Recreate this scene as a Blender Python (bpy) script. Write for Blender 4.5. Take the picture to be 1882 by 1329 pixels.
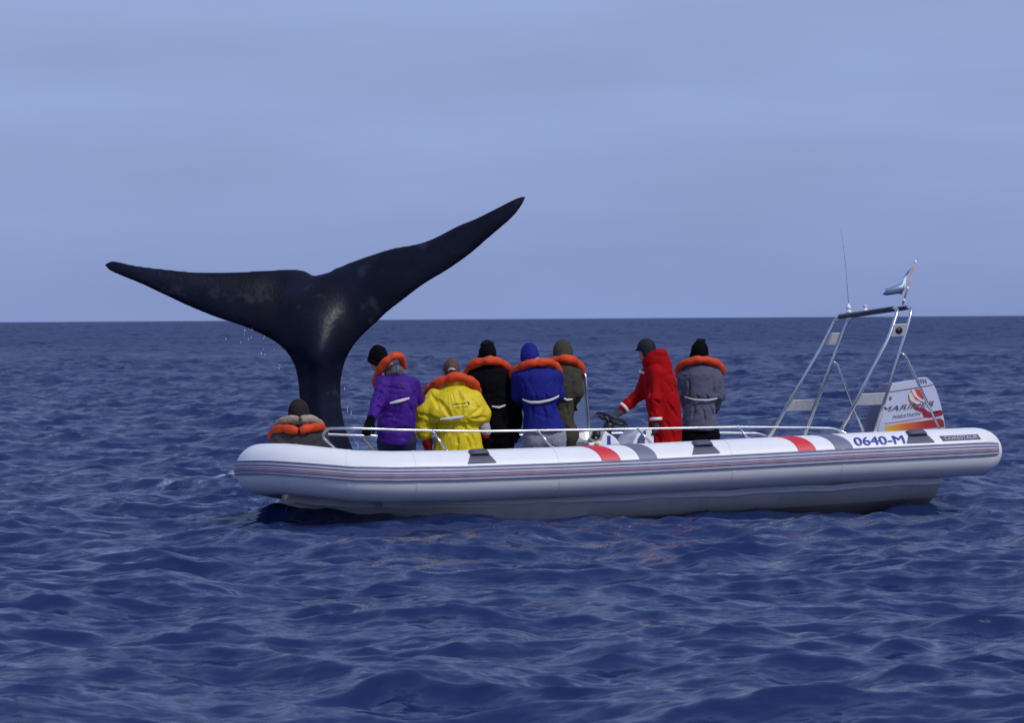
import bpy, bmesh, math, random
import numpy as np
from mathutils import Matrix, Vector

R = math.radians
random.seed(4)
rng = np.random.default_rng(11)
scene = bpy.context.scene
for o in list(bpy.data.objects):
    bpy.data.objects.remove(o, do_unlink=True)
COL = scene.collection

# ------------------------------------------------------------------ camera
FPX = 5700.0                                   # focal length in photo pixels (1882 wide)
CAM = np.array([0.0, 0.0, 1.95])
_p = math.atan((664.5 - 586.0) / FPX)
_rho = R(0.365)
_X = np.array([1.0, 0, 0]); _U = np.array([0, math.sin(_p), math.cos(_p)])
CF = np.array([0, math.cos(_p), -math.sin(_p)])
CR = math.cos(_rho) * _X - math.sin(_rho) * _U
CU = math.sin(_rho) * _X + math.cos(_rho) * _U
cd = bpy.data.cameras.new('camera')
cam = bpy.data.objects.new('camera', cd); COL.objects.link(cam)
cd.sensor_width = 36.0; cd.lens = FPX / 1882.0 * 36.0
cd.clip_start = 0.5; cd.clip_end = 60000
cd.dof.use_dof = True; cd.dof.focus_distance = 31.0; cd.dof.aperture_fstop = 6.3
cam.matrix_world = Matrix([[CR[0], CU[0], -CF[0], CAM[0]], [CR[1], CU[1], -CF[1], CAM[1]],
                           [CR[2], CU[2], -CF[2], CAM[2]], [0, 0, 0, 1]])
scene.camera = cam

# ------------------------------------------------------------------ sky, sun, exposure
SUN_EL, SUN_AZ = R(48), R(137)                 # azimuth clockwise from +Y: behind the camera, to the right
world = bpy.data.worlds.new('World'); scene.world = world; world.use_nodes = True
wn = world.node_tree; wn.nodes.clear()
def N(nt, t, **kw):
    n = nt.nodes.new(t)
    for k, v in kw.items(): setattr(n, k, v)
    return n
wo = N(wn, 'ShaderNodeOutputWorld'); bg = N(wn, 'ShaderNodeBackground')
sky = N(wn, 'ShaderNodeTexSky', sky_type='NISHITA', sun_disc=False, sun_elevation=SUN_EL, sun_rotation=SUN_AZ,
        air_density=1.0, dust_density=1.0, ozone_density=2.0)
skm = N(wn, 'ShaderNodeMix', data_type='RGBA', blend_type='MULTIPLY'); skm.inputs[0].default_value = 1
wn.links.new(sky.outputs[0], skm.inputs[6]); skm.inputs[7].default_value = (0.06, 0.06, 0.06, 1)
tc = N(wn, 'ShaderNodeTexCoord')
sx = N(wn, 'ShaderNodeSeparateXYZ'); wn.links.new(tc.outputs['Generated'], sx.inputs[0])
ramp = N(wn, 'ShaderNodeValToRGB')              # the thin even cloud sheet
ramp.color_ramp.elements[0].position = 0.0; ramp.color_ramp.elements[0].color = (0.245, 0.335, 0.655, 1)
ramp.color_ramp.elements[1].position = 0.5; ramp.color_ramp.elements[1].color = (0.29, 0.395, 0.74, 1)
e = ramp.color_ramp.elements.new(0.12); e.color = (0.33, 0.425, 0.735, 1)
wn.links.new(sx.outputs[2], ramp.inputs[0])
mp = N(wn, 'ShaderNodeMapping'); mp.inputs['Scale'].default_value = (6.0, 6.0, 34.0)
wn.links.new(tc.outputs['Generated'], mp.inputs[0])
nz = N(wn, 'ShaderNodeTexNoise'); nz.inputs['Scale'].default_value = 1.3; nz.inputs['Detail'].default_value = 6
wn.links.new(mp.outputs[0], nz.inputs[0])
mr = N(wn, 'ShaderNodeMapRange'); mr.inputs[1].default_value = 0.25; mr.inputs[2].default_value = 0.75
mr.inputs[3].default_value = 0.90; mr.inputs[4].default_value = 1.06
wn.links.new(nz.outputs[0], mr.inputs[0])
vm = N(wn, 'ShaderNodeMix', data_type='RGBA', blend_type='MULTIPLY'); vm.inputs[0].default_value = 1
wn.links.new(ramp.outputs[0], vm.inputs[6]); wn.links.new(mr.outputs[0], vm.inputs[7])
wm = N(wn, 'ShaderNodeMix', data_type='RGBA'); wm.inputs[0].default_value = 0.86
wn.links.new(skm.outputs[2], wm.inputs[6]); wn.links.new(vm.outputs[2], wm.inputs[7])
wn.links.new(wm.outputs[2], bg.inputs[0]); bg.inputs[1].default_value = 1.0
wn.links.new(bg.outputs[0], wo.inputs[0])

sl = bpy.data.lights.new('sun', 'SUN'); sun = bpy.data.objects.new('sun', sl); COL.objects.link(sun)
sl.energy = 2.3; sl.angle = R(11); sl.color = (1.0, 0.975, 0.97)
sd = Vector((math.sin(SUN_AZ) * math.cos(SUN_EL), math.cos(SUN_AZ) * math.cos(SUN_EL), math.sin(SUN_EL)))
sun.rotation_euler = sd.to_track_quat('Z', 'Y').to_euler()
scene.view_settings.view_transform = 'Standard'; scene.view_settings.look = 'None'
scene.view_settings.exposure = 0.0; scene.view_settings.gamma = 1.0
scene.view_settings.use_curve_mapping = False

# ------------------------------------------------------------------ helpers
def ray(px, py): return CF + (px - 941.0) / FPX * CR - (py - 664.5) / FPX * CU
def atY(px, py, Y):                             # world point seen at a pixel, Y metres away
    d = ray(px, py); return CAM + d * (Y - CAM[1]) / d[1]
# boat frame: u to the stern, v to the far side, w up; she heels away from us and trims by the bow
def _boat(a, h, t, o):
    a, h, t = R(a), R(h), R(t)
    u0 = np.array([math.cos(a), math.sin(a), 0]); v0 = np.array([-math.sin(a), math.cos(a), 0]); z = np.array([0, 0, 1.0])
    uu = u0 * math.cos(t) + z * math.sin(t); w1 = z * math.cos(t) - u0 * math.sin(t)
    return np.stack([uu, v0 * math.cos(h) - w1 * math.sin(h), w1 * math.cos(h) + v0 * math.sin(h)], 1), np.array(o)
BB, BO = _boat(20.0, 3.5, 0.8, (0.95, 32.0, 0.0))
def P(px, py, v):                               # boat-frame point on the fore-and-aft plane v
    d = BB.T @ ray(px, py); c = BB.T @ (CAM - BO); return c + d * (v - c[1]) / d[1]
def BW(q): return BO + BB @ np.asarray(q, float)

def sset(nd, name, val):
    if name in nd.inputs: nd.inputs[name].default_value = val
def mat(name, col, rough=0.6, var=0.10, vscale=6.0, bump=0.0, bscale=60.0, metal=0.0, spec=0.5, coat=0.0, dirt=None):
    m = bpy.data.materials.new(name); m.use_nodes = True
    nt = m.node_tree; b = nt.nodes['Principled BSDF']
    sset(b, 'Roughness', rough); sset(b, 'Metallic', metal); sset(b, 'Specular IOR Level', spec); sset(b, 'Coat Weight', coat)
    t = N(nt, 'ShaderNodeTexCoord')
    n = N(nt, 'ShaderNodeTexNoise'); n.inputs['Scale'].default_value = vscale; n.inputs['Detail'].default_value = 5
    nt.links.new(t.outputs['Object'], n.inputs[0])
    r = N(nt, 'ShaderNodeValToRGB')
    lo = tuple(max(0, c * (1 - var)) for c in col[:3]) + (1,); hi = tuple(min(1, c * (1 + var)) for c in col[:3]) + (1,)
    r.color_ramp.elements[0].position = 0.3; r.color_ramp.elements[0].color = lo
    r.color_ramp.elements[1].position = 0.7; r.color_ramp.elements[1].color = hi
    nt.links.new(n.outputs[0], r.inputs[0])
    out = r.outputs[0]
    if dirt:
        n2 = N(nt, 'ShaderNodeTexNoise'); n2.inputs['Scale'].default_value = dirt[1]; n2.inputs['Detail'].default_value = 8
        n2.inputs['Roughness'].default_value = 0.7
        nt.links.new(t.outputs['Object'], n2.inputs[0])
        r2 = N(nt, 'ShaderNodeValToRGB'); r2.color_ramp.elements[0].position = 0.54; r2.color_ramp.elements[1].position = 0.72
        r2.color_ramp.elements[1].color = (dirt[2],) * 3 + (1,)
        r2.color_ramp.elements[0].color = (0, 0, 0, 1)
        nt.links.new(n2.outputs[0], r2.inputs[0])
        mx = N(nt, 'ShaderNodeMix', data_type='RGBA')
        nt.links.new(r2.outputs[0], mx.inputs[0]); nt.links.new(out, mx.inputs[6]); mx.inputs[7].default_value = tuple(dirt[0]) + (1,)
        out = mx.outputs[2]
    nt.links.new(out, b.inputs['Base Color'])
    if bump:
        n3 = N(nt, 'ShaderNodeTexNoise'); n3.inputs['Scale'].default_value = bscale; n3.inputs['Detail'].default_value = 4
        nt.links.new(t.outputs['Object'], n3.inputs[0])
        bp = N(nt, 'ShaderNodeBump'); bp.inputs['Strength'].default_value = bump; bp.inputs['Distance'].default_value = 0.02
        nt.links.new(n3.outputs[0], bp.inputs['Height']); nt.links.new(bp.outputs[0], b.inputs['Normal'])
    return m

def mesh_np(name, V, Fq, material, parent=None, smooth=True):
    V = np.asarray(V, np.float32); me = bpy.data.meshes.new(name)
    if isinstance(Fq, np.ndarray):
        k = Fq.shape[1]
        me.vertices.add(len(V)); me.vertices.foreach_set('co', V.ravel())
        me.loops.add(Fq.size); me.loops.foreach_set('vertex_index', Fq.astype(np.int32).ravel())
        me.polygons.add(len(Fq))
        me.polygons.foreach_set('loop_start', np.arange(0, Fq.size, k, dtype=np.int32))
        me.polygons.foreach_set('loop_total', np.full(len(Fq), k, np.int32))
    else:
        me.from_pydata([tuple(map(float, v)) for v in V], [], [tuple(map(int, q)) for q in Fq])
    me.update(); me.validate()
    me.polygons.foreach_set('use_smooth', np.full(len(me.polygons), smooth, bool))
    if material: me.materials.append(material)
    o = bpy.data.objects.new(name, me); COL.objects.link(o)
    if parent is not None: o.parent = parent
    return o
def empty(name, loc=(0, 0, 0)):
    o = bpy.data.objects.new(name, None); COL.objects.link(o); o.location = tuple(map(float, loc)); o.empty_display_size = 0.2
    return o
def tag(o, label, cat, group=None):
    o['label'] = label; o['category'] = cat
    if group: o['group'] = group
    return o

def catmull(pts, n=8, closed=False):
    P_ = np.asarray(pts, float); out = []
    m = len(P_)
    rngi = range(m) if closed else range(m - 1)
    for i in rngi:
        if closed: a, b, c, d = P_[(i - 1) % m], P_[i], P_[(i + 1) % m], P_[(i + 2) % m]
        else: a, b, c, d = P_[max(i - 1, 0)], P_[i], P_[i + 1], P_[min(i + 2, m - 1)]
        for t in np.arange(n) / n:
            out.append(0.5 * (2 * b + (c - a) * t + (2 * a - 5 * b + 4 * c - d) * t * t + (3 * b - a - 3 * c + d) * t ** 3))
    if not closed: out.append(P_[-1])
    return np.array(out)
def sweep_vf(pts, rad, seg=12, closed=False, ell=None):
    pts = np.asarray(pts, float); n = len(pts); rad = np.broadcast_to(np.asarray(rad, float), (n,))
    T = np.roll(pts, -1, 0) - np.roll(pts, 1, 0)
    if not closed: T[0] = pts[1] - pts[0]; T[-1] = pts[-1] - pts[-2]
    T /= np.linalg.norm(T, axis=1)[:, None] + 1e-12
    up = np.array([0, 0, 1.0]) if abs(T[0][2]) < 0.9 else np.array([0, 1.0, 0])
    A = np.cross(T[0], up); A /= np.linalg.norm(A); V = []; F_ = []
    for i in range(n):
        A = A - T[i] * (A @ T[i]); A /= np.linalg.norm(A); Bv = np.cross(T[i], A)
        for k in range(seg):
            c, s = math.cos(2 * math.pi * k / seg), math.sin(2 * math.pi * k / seg)
            V.append(pts[i] + rad[i] * (c * A + s * Bv * (ell or 1.0)))
    for i in range(n if closed else n - 1):
        j = (i + 1) % n
        for k in range(seg):
            l = (k + 1) % seg; F_.append((i * seg + k, i * seg + l, j * seg + l, j * seg + k))
    if not closed:
        F_.append(tuple(range(seg))[::-1]); F_.append(tuple((n - 1) * seg + k for k in range(seg)))
    return V, F_
def pipe(name, pts, rad, material, parent, seg=12, smooth_n=0, closed=False):
    if smooth_n: pts = catmull(pts, smooth_n, closed)
    V, F_ = sweep_vf(pts, rad, seg, closed)
    return mesh_np(name, V, F_, material, parent)
def bend(pts, r=0.06, n=6):                      # polyline with rounded corners
    pts = [np.asarray(p, float) for p in pts]; out = [pts[0]]
    for i in range(1, len(pts) - 1):
        a, b, c = pts[i - 1], pts[i], pts[i + 1]
        d1 = (a - b); d2 = (c - b); l = min(r, np.linalg.norm(d1) * .45, np.linalg.norm(d2) * .45)
        p0 = b + d1 / np.linalg.norm(d1) * l; p2 = b + d2 / np.linalg.norm(d2) * l
        for t in np.linspace(0, 1, n): out.append((1 - t) ** 2 * p0 + 2 * t * (1 - t) * b + t * t * p2)
    out.append(pts[-1]); return np.array(out)
def box(name, c, size, material, parent, bev=0.01, rot=None, taper=1.0):
    bm = bmesh.new(); bmesh.ops.create_cube(bm, size=1.0)
    for v in bm.verts:
        k = taper if v.co.z > 0 else 1.0
        v.co = Vector((v.co.x * size[0] * k, v.co.y * size[1] * k, v.co.z * size[2]))
    if bev: bmesh.ops.bevel(bm, geom=bm.edges[:], offset=bev, segments=2, affect='EDGES', profile=0.6)
    if rot is not None: bmesh.ops.transform(bm, matrix=rot, verts=bm.verts)
    bmesh.ops.translate(bm, vec=Vector(tuple(map(float, c))), verts=bm.verts)
    me = bpy.data.meshes.new(name); bm.to_mesh(me); bm.free(); me.materials.append(material)
    me.polygons.foreach_set('use_smooth', np.full(len(me.polygons), False, bool))
    o = bpy.data.objects.new(name, me); COL.objects.link(o); o.parent = parent; return o
def prism(name, poly, n, d, material, parent, bev=0.0, smooth=False):
    """polygon (3-D points) extruded by vector n*d, bevelled"""
    bm = bmesh.new(); n = np.asarray(n, float)
    f = bm.faces.new([bm.verts.new(tuple(map(float, p))) for p in poly])
    r_ = bmesh.ops.extrude_face_region(bm, geom=[f])
    bmesh.ops.translate(bm, vec=Vector(tuple(n * d)), verts=[g for g in r_['geom'] if isinstance(g, bmesh.types.BMVert)])
    bmesh.ops.recalc_face_normals(bm, faces=bm.faces[:])
    if bev: bmesh.ops.bevel(bm, geom=bm.edges[:], offset=bev, segments=2, affect='EDGES', profile=0.6)
    me = bpy.data.meshes.new(name); bm.to_mesh(me); bm.free(); me.materials.append(material)
    me.polygons.foreach_set('use_smooth', np.full(len(me.polygons), smooth, bool))
    o = bpy.data.objects.new(name, me); COL.objects.link(o); o.parent = parent; return o
def text_vf(s, size=1.0, offset=0.0, shear=0.0, subdiv=0):
    c = bpy.data.curves.new('t', 'FONT'); c.body = s; c.size = size; c.offset = offset; c.shear = shear; c.resolution_u = 3
    o = bpy.data.objects.new('t', c); COL.objects.link(o)
    dg = bpy.context.evaluated_depsgraph_get(); dg.update()
    me = bpy.data.meshes.new_from_object(o.evaluated_get(dg))
    bm = bmesh.new(); bm.from_mesh(me); bmesh.ops.triangulate(bm, faces=bm.faces[:])
    for _ in range(subdiv): bmesh.ops.subdivide_edges(bm, edges=[e for e in bm.edges if e.calc_length() > size * 0.18], cuts=1)
    bmesh.ops.triangulate(bm, faces=bm.faces[:])
    V = np.array([v.co[:] for v in bm.verts]); F_ = [tuple(v.index for v in f.verts) for f in bm.faces]; bm.free()
    bpy.data.objects.remove(o); bpy.data.curves.remove(c); bpy.data.meshes.remove(me)
    V[:, 0] -= V[:, 0].min(); V[:, 1] -= V[:, 1].min()
    return V, F_

# value noise on numpy points
_lat = rng.random((32, 32, 32)).astype(np.float32)
def vnoise(p, seed=0):
    p = np.asarray(p, np.float32) + seed * 7.31
    i = np.floor(p).astype(np.int32); f = p - i; f = f * f * (3 - 2 * f); i &= 31; j = (i + 1) & 31
    x0, y0, z0 = i[..., 0], i[..., 1], i[..., 2]; x1, y1, z1 = j[..., 0], j[..., 1], j[..., 2]
    fx, fy, fz = f[..., 0], f[..., 1], f[..., 2]
    a = _lat[x0, y0, z0] * (1 - fx) + _lat[x1, y0, z0] * fx; b = _lat[x0, y1, z0] * (1 - fx) + _lat[x1, y1, z0] * fx
    c = _lat[x0, y0, z1] * (1 - fx) + _lat[x1, y0, z1] * fx; d = _lat[x0, y1, z1] * (1 - fx) + _lat[x1, y1, z1] * fx
    return (a * (1 - fy) + b * fy) * (1 - fz) + (c * (1 - fy) + d * fy) * fz

def nets(Fd, org, h):
    """surface nets: isosurface of a signed field as quads"""
    h = np.broadcast_to(np.asarray(h, float), (3,))
    ins = Fd < 0
    S = [Fd[a:Fd.shape[0] - 1 + a, b:Fd.shape[1] - 1 + b, c:Fd.shape[2] - 1 + c] for a in (0, 1) for b in (0, 1) for c in (0, 1)]
    cnt = sum((s < 0).astype(np.int8) for s in S)
    act = (cnt > 0) & (cnt < 8)
    idx = np.full(act.shape, -1, np.int64); cells = np.argwhere(act); idx[act] = np.arange(len(cells))
    vals = np.stack([s[act] for s in S], 1)
    cor = np.array([(a, b, c) for a in (0, 1) for b in (0, 1) for c in (0, 1)], float)
    acc = np.zeros((len(cells), 3)); num = np.zeros(len(cells))
    for a in range(8):
        for b in range(a + 1, 8):
            if np.abs(cor[a] - cor[b]).sum() != 1: continue
            va, vb = vals[:, a], vals[:, b]; m = (va < 0) != (vb < 0)
            t = np.where(m, va / np.where(m, va - vb, 1), 0)[:, None]
            acc += np.where(m[:, None], cor[a] + (cor[b] - cor[a]) * t, 0); num += m
    V = (cells + acc / num[:, None]) * h + np.asarray(org)
    quads = []
    for ax in range(3):
        o1, o2 = [(1, 2), (2, 0), (0, 1)][ax]
        sl0 = [slice(None)] * 3; sl1 = [slice(None)] * 3; sl0[ax] = slice(0, -1); sl1[ax] = slice(1, None)
        A_, B_ = ins[tuple(sl0)], ins[tuple(sl1)]
        e_ = np.argwhere(A_ != B_)
        ok = (e_[:, o1] > 0) & (e_[:, o2] > 0) & (e_[:, o1] < act.shape[o1]) & (e_[:, o2] < act.shape[o2])
        e_ = e_[ok]
        if not len(e_): continue
        def g(d1, d2):
            q = e_.copy(); q[:, o1] -= d1; q[:, o2] -= d2; return idx[q[:, 0], q[:, 1], q[:, 2]]
        q = np.stack([g(1, 1), g(0, 1), g(0, 0), g(1, 0)], 1)
        fl = ~A_[e_[:, 0], e_[:, 1], e_[:, 2]]
        q[fl] = q[fl][:, ::-1]; quads.append(q)
    Q = np.concatenate(quads); Q = Q[(Q >= 0).all(1)]
    return V, Q

class Field:
    def __init__(s, lo, hi, h):
        s.h = h; s.lo = np.asarray(lo, float) - 3 * h
        n = np.ceil((np.asarray(hi) + 3 * h - s.lo) / h).astype(int) + 1
        s.ax = [s.lo[i] + np.arange(n[i]) * h for i in range(3)]
        s.F = np.full(n, 0.5, np.float32)
    def sub(s, lo, hi, pad):
        sl = []
        for i in range(3):
            a = int(np.floor((lo[i] - pad - s.lo[i]) / s.h)); b = int(np.ceil((hi[i] + pad - s.lo[i]) / s.h)) + 1
            a = max(a, 0); b = min(max(b, a + 1), s.F.shape[i]); a = min(a, b - 1); sl.append(slice(a, b))
        X = np.stack(np.meshgrid(*[s.ax[i][sl[i]] for i in range(3)], indexing='ij'), -1).astype(np.float32)
        return tuple(sl), X
    def put(s, sl, f, k):
        a = s.F[sl]
        if k <= 0: s.F[sl] = np.minimum(a, f)
        else:
            hh = np.clip(0.5 + 0.5 * (a - f) / k, 0, 1); s.F[sl] = a * (1 - hh) + f * hh - k * hh * (1 - hh)
    def cone(s, a, b, ra, rb, k=0.03):
        a = np.asarray(a, float); b = np.asarray(b, float); m = max(ra, rb)
        sl, X = s.sub(np.minimum(a, b) - m, np.maximum(a, b) + m, 0.06)
        d = b - a; t = np.clip(((X - a) @ d) / (d @ d + 1e-9), 0, 1)
        s.put(sl, np.linalg.norm(X - a - t[..., None] * d, axis=-1) - (ra + t * (rb - ra)), k)
    def chain(s, pts, k=0.03):
        for p, q in zip(pts[:-1], pts[1:]): s.cone(p[:3], q[:3], p[3], q[3], k)
    def ell(s, c, r, fwd=(0, 1), k=0.03, tilt=0.0, cutter=None):
        c = np.asarray(c, float); r = np.asarray(r, float)
        sl, X = s.sub(c - r.max(), c + r.max(), 0.06); q = X - c
        fx, fy = np.asarray(fwd, float) / np.hypot(*fwd)
        A = q[..., 0] * fy - q[..., 1] * fx; B = q[..., 0] * fx + q[..., 1] * fy; Z = q[..., 2]
        if tilt: B, Z = B * math.cos(tilt) + Z * math.sin(tilt), Z * math.cos(tilt) - B * math.sin(tilt)
        g = np.sqrt((A / r[0]) ** 2 + (B / r[1]) ** 2 + (Z / r[2]) ** 2)
        f = (g - 1) * r.min()
        if cutter is not None: f = np.maximum(f, cutter(A, B, Z))
        s.put(sl, f, k)
    def stack(s, rows, k=0.03, shrink=0.0, pw=2.3):
        rows = sorted(rows); Rw = np.array(rows, float)
        m = Rw[:, 3:5].max(); lo = np.array([Rw[:, 1].min() - m, Rw[:, 2].min() - m, Rw[0, 0]])
        hi = np.array([Rw[:, 1].max() + m, Rw[:, 2].max() + m, Rw[-1, 0]])
        sl, X = s.sub(lo, hi, 0.05); z = X[0, 0, :, 2]
        zz = np.clip(z, Rw[0, 0], Rw[-1, 0])
        it = lambda i: np.interp(zz, Rw[:, 0], Rw[:, i])
        cx, cy, a, b = it(1), it(2), np.maximum(it(3) - shrink, .02), np.maximum(it(4) - shrink, .02)
        g = (np.abs((X[..., 0] - cx) / a) ** pw + np.abs((X[..., 1] - cy) / b) ** pw) ** (1 / pw)
        f = (g - 1) * np.minimum(a, b)
        f = np.maximum(f, np.maximum(Rw[0, 0] - z, z - Rw[-1, 0])[None, None, :])
        s.put(sl, f, k)
    def noise(s, amp, scale, seed=0, crease=0.0):
        X = np.stack(np.meshgrid(*s.ax, indexing='ij'), -1).astype(np.float32)
        near = np.abs(s.F) < 0.06
        q = X[near] * np.asarray(scale, np.float32)
        n = vnoise(q, seed); n = n * 0.65 + 0.35 * vnoise(q * 2.1, seed + 3)
        w = X[near] @ np.array([[.82, .2, -.53], [-.1, 1, .1], [.55, 0, .83]], np.float32)
        r1 = 1 - np.abs(2 * vnoise(w * np.asarray(scale, np.float32) * np.array([1.0, .8, .45], np.float32) + n[:, None] * .9, seed + 5) - 1)
        r2 = 1 - np.abs(2 * vnoise(X[near] @ np.array([[.78, 0, .62], [0, 1, 0], [-.62, 0, .78]], np.float32) * np.asarray(scale, np.float32) * np.array([1.3, 1, .5], np.float32) + n[:, None], seed + 9) - 1)
        s.F[near] += (amp * 2 * (n - 0.5) + amp * crease * (r1 ** 7 + .8 * r2 ** 8)).astype(np.float32)
    def groove(s, x0, z0, x1, z1, r, n=9):
        pts = []
        for t in np.linspace(0, 1, n):
            x, z = x0 + (x1 - x0) * t + .01 * math.sin(t * 3.1), z0 + (z1 - z0) * t
            i = int(round((x - s.lo[0]) / s.h)); k = int(round((z - s.lo[2]) / s.h))
            if not (0 <= i < s.F.shape[0] and 0 <= k < s.F.shape[2]): continue
            w = np.nonzero(s.F[i, :, k] < 0)[0]
            if len(w): pts.append((x, s.ax[1][w[0]] - r * .15, z, r * (.35 + .65 * math.sin(math.pi * min(max(t, .1), .9)))))
        for p, q in zip(pts[:-1], pts[1:]):
            a = np.array(p[:3]); b = np.array(q[:3]); sl, X = s.sub(np.minimum(a, b) - .03, np.maximum(a, b) + .03, .03)
            d = b - a; t = np.clip(((X - a) @ d) / (d @ d + 1e-9), 0, 1)
            f = -(np.linalg.norm(X - a - t[..., None] * d, axis=-1) - (p[3] + t * (q[3] - p[3]))); k = .012; o_ = s.F[sl]
            h = np.clip(.5 - .5 * (o_ - f) / k, 0, 1); s.F[sl] = o_ * (1 - h) + f * h + k * h * (1 - h)
    def mesh(s, name, material, parent):
        V, Q = nets(s.F, s.lo, s.h)
        return mesh_np(name, V, Q, material, parent)

# ------------------------------------------------------------------ the sea
def ocean(n, L, wdir, lp, lmin, lmax, seed, spread=2.0, iso=0.25):
    g = np.random.default_rng(seed); k1 = 2 * np.pi * np.fft.fftfreq(n, L / n)
    kx, ky = np.meshgrid(k1, k1, indexing='ij'); k = np.hypot(kx, ky); k[0, 0] = 1
    kp = 2 * np.pi / lp; c = (kx * math.cos(wdir) + ky * math.sin(wdir)) / k
    D = iso + (1 - iso) * np.where(c > 0, np.abs(c) ** (2 * spread), 0)
    S = k ** -3.35 * np.exp(-1.25 * (kp / k) ** 2) * D
    S[(k < 2 * np.pi / lmax) | (k > 2 * np.pi / lmin)] = 0; S[0, 0] = 0
    H = np.sqrt(S) * (g.normal(size=k.shape) + 1j * g.normal(size=k.shape))
    h = np.fft.ifft2(H).real; sd_ = h.std()
    dx = np.fft.ifft2(-1j * kx / k * H).real; dy = np.fft.ifft2(-1j * ky / k * H).real
    return (h / sd_).astype(np.float32), (dx / sd_).astype(np.float32), (dy / sd_).astype(np.float32)
def sample(fields, L, x, y):
    n = fields[0].shape[0]; u = (x / L % 1.0) * n; v = (y / L % 1.0) * n
    i = np.floor(u).astype(np.int32); j = np.floor(v).astype(np.int32); a = (u - i).astype(np.float32); b = (v - j).astype(np.float32)
    i %= n; j %= n; i1 = (i + 1) % n; j1 = (j + 1) % n
    return [f[i, j] * (1 - a) * (1 - b) + f[i1, j] * a * (1 - b) + f[i, j1] * (1 - a) * b + f[i1, j1] * a * b for f in fields]

def water_material():
    m = bpy.data.materials.new('sea_water'); m.use_nodes = True; nt = m.node_tree; b = nt.nodes['Principled BSDF']
    geo = N(nt, 'ShaderNodeNewGeometry')
    far = N(nt, 'ShaderNodeAttribute', attribute_name='far'); foam = N(nt, 'ShaderNodeAttribute', attribute_name='foam')
    def slope(scale, amt, det, stretch=(1, 1, 1)):
        mp_ = N(nt, 'ShaderNodeMapping'); mp_.inputs['Scale'].default_value = stretch; mp_.inputs['Rotation'].default_value = (0, 0, 0.35)
        nt.links.new(geo.outputs['Position'], mp_.inputs[0])
        n = N(nt, 'ShaderNodeTexNoise'); n.inputs['Scale'].default_value = scale; n.inputs['Detail'].default_value = det
        nt.links.new(mp_.outputs[0], n.inputs[0])
        s = N(nt, 'ShaderNodeVectorMath', operation='SUBTRACT'); nt.links.new(n.outputs['Color'], s.inputs[0]); s.inputs[1].default_value = (.5, .5, .5)
        q = N(nt, 'ShaderNodeVectorMath', operation='MULTIPLY'); nt.links.new(s.outputs[0], q.inputs[0])
        q.inputs[1].default_value = (amt, amt, 0)
        return q
    a = slope(3.6, 0.95, 5, (.6, 1.5, 1)); c = slope(14.0, 0.75, 3, (.6, 1.4, 1))
    f1 = slope(0.30, 2.0, 5, (1, 0.45, 1))
    fm = N(nt, 'ShaderNodeVectorMath', operation='SCALE'); nt.links.new(f1.outputs[0], fm.inputs[0]); nt.links.new(far.outputs['Fac'], fm.inputs['Scale'])
    s1 = N(nt, 'ShaderNodeVectorMath', operation='ADD'); nt.links.new(a.outputs[0], s1.inputs[0]); nt.links.new(c.outputs[0], s1.inputs[1])
    s2 = N(nt, 'ShaderNodeVectorMath', operation='ADD'); nt.links.new(s1.outputs[0], s2.inputs[0]); nt.links.new(fm.outputs[0], s2.inputs[1])
    s3 = N(nt, 'ShaderNodeVectorMath', operation='ADD'); nt.links.new(s2.outputs[0], s3.inputs[0]); nt.links.new(geo.outputs['Normal'], s3.inputs[1])
    s4 = N(nt, 'ShaderNodeVectorMath', operation='NORMALIZE'); nt.links.new(s3.outputs[0], s4.inputs[0])
    nt.links.new(s4.outputs[0], b.inputs['Normal'])
    # foam patches, broken up by noise
    fn = N(nt, 'ShaderNodeTexNoise'); fn.inputs['Scale'].default_value = 3.2; fn.inputs['Detail'].default_value = 9; fn.inputs['Roughness'].default_value = .7
    fmp = N(nt, 'ShaderNodeMapping'); fmp.inputs['Scale'].default_value = (1, .5, 1); nt.links.new(geo.outputs['Position'], fmp.inputs[0]); nt.links.new(fmp.outputs[0], fn.inputs[0])
    ad = N(nt, 'ShaderNodeMath', operation='ADD'); nt.links.new(fn.outputs[0], ad.inputs[0]); nt.links.new(foam.outputs['Fac'], ad.inputs[1])
    rr = N(nt, 'ShaderNodeMapRange'); rr.inputs[1].default_value = 1.0; rr.inputs[2].default_value = 1.35; nt.links.new(ad.outputs[0], rr.inputs[0])
    mx = N(nt, 'ShaderNodeMix', data_type='RGBA'); nt.links.new(rr.outputs[0], mx.inputs[0])
    mx.inputs[6].default_value = (0.010, 0.022, 0.082, 1); mx.inputs[7].default_value = (0.55, 0.62, 0.72, 1)
    nt.links.new(mx.outputs[2], b.inputs['Base Color'])
    rm = N(nt, 'ShaderNodeMapRange'); rm.inputs[3].default_value = 0.0; rm.inputs[4].default_value = 0.5; nt.links.new(rr.outputs[0], rm.inputs[0])
    rf = N(nt, 'ShaderNodeMapRange'); rf.inputs[3].default_value = 0.15; rf.inputs[4].default_value = 0.48; nt.links.new(far.outputs['Fac'], rf.inputs[0])
    ra_ = N(nt, 'ShaderNodeMath', operation='ADD'); nt.links.new(rm.outputs[0], ra_.inputs[0]); nt.links.new(rf.outputs[0], ra_.inputs[1])
    nt.links.new(ra_.outputs[0], b.inputs['Roughness'])
    sset(b, 'IOR', 1.333); sset(b, 'Specular Tint', (.96, .98, 1.0, 1))
    return m

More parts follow.
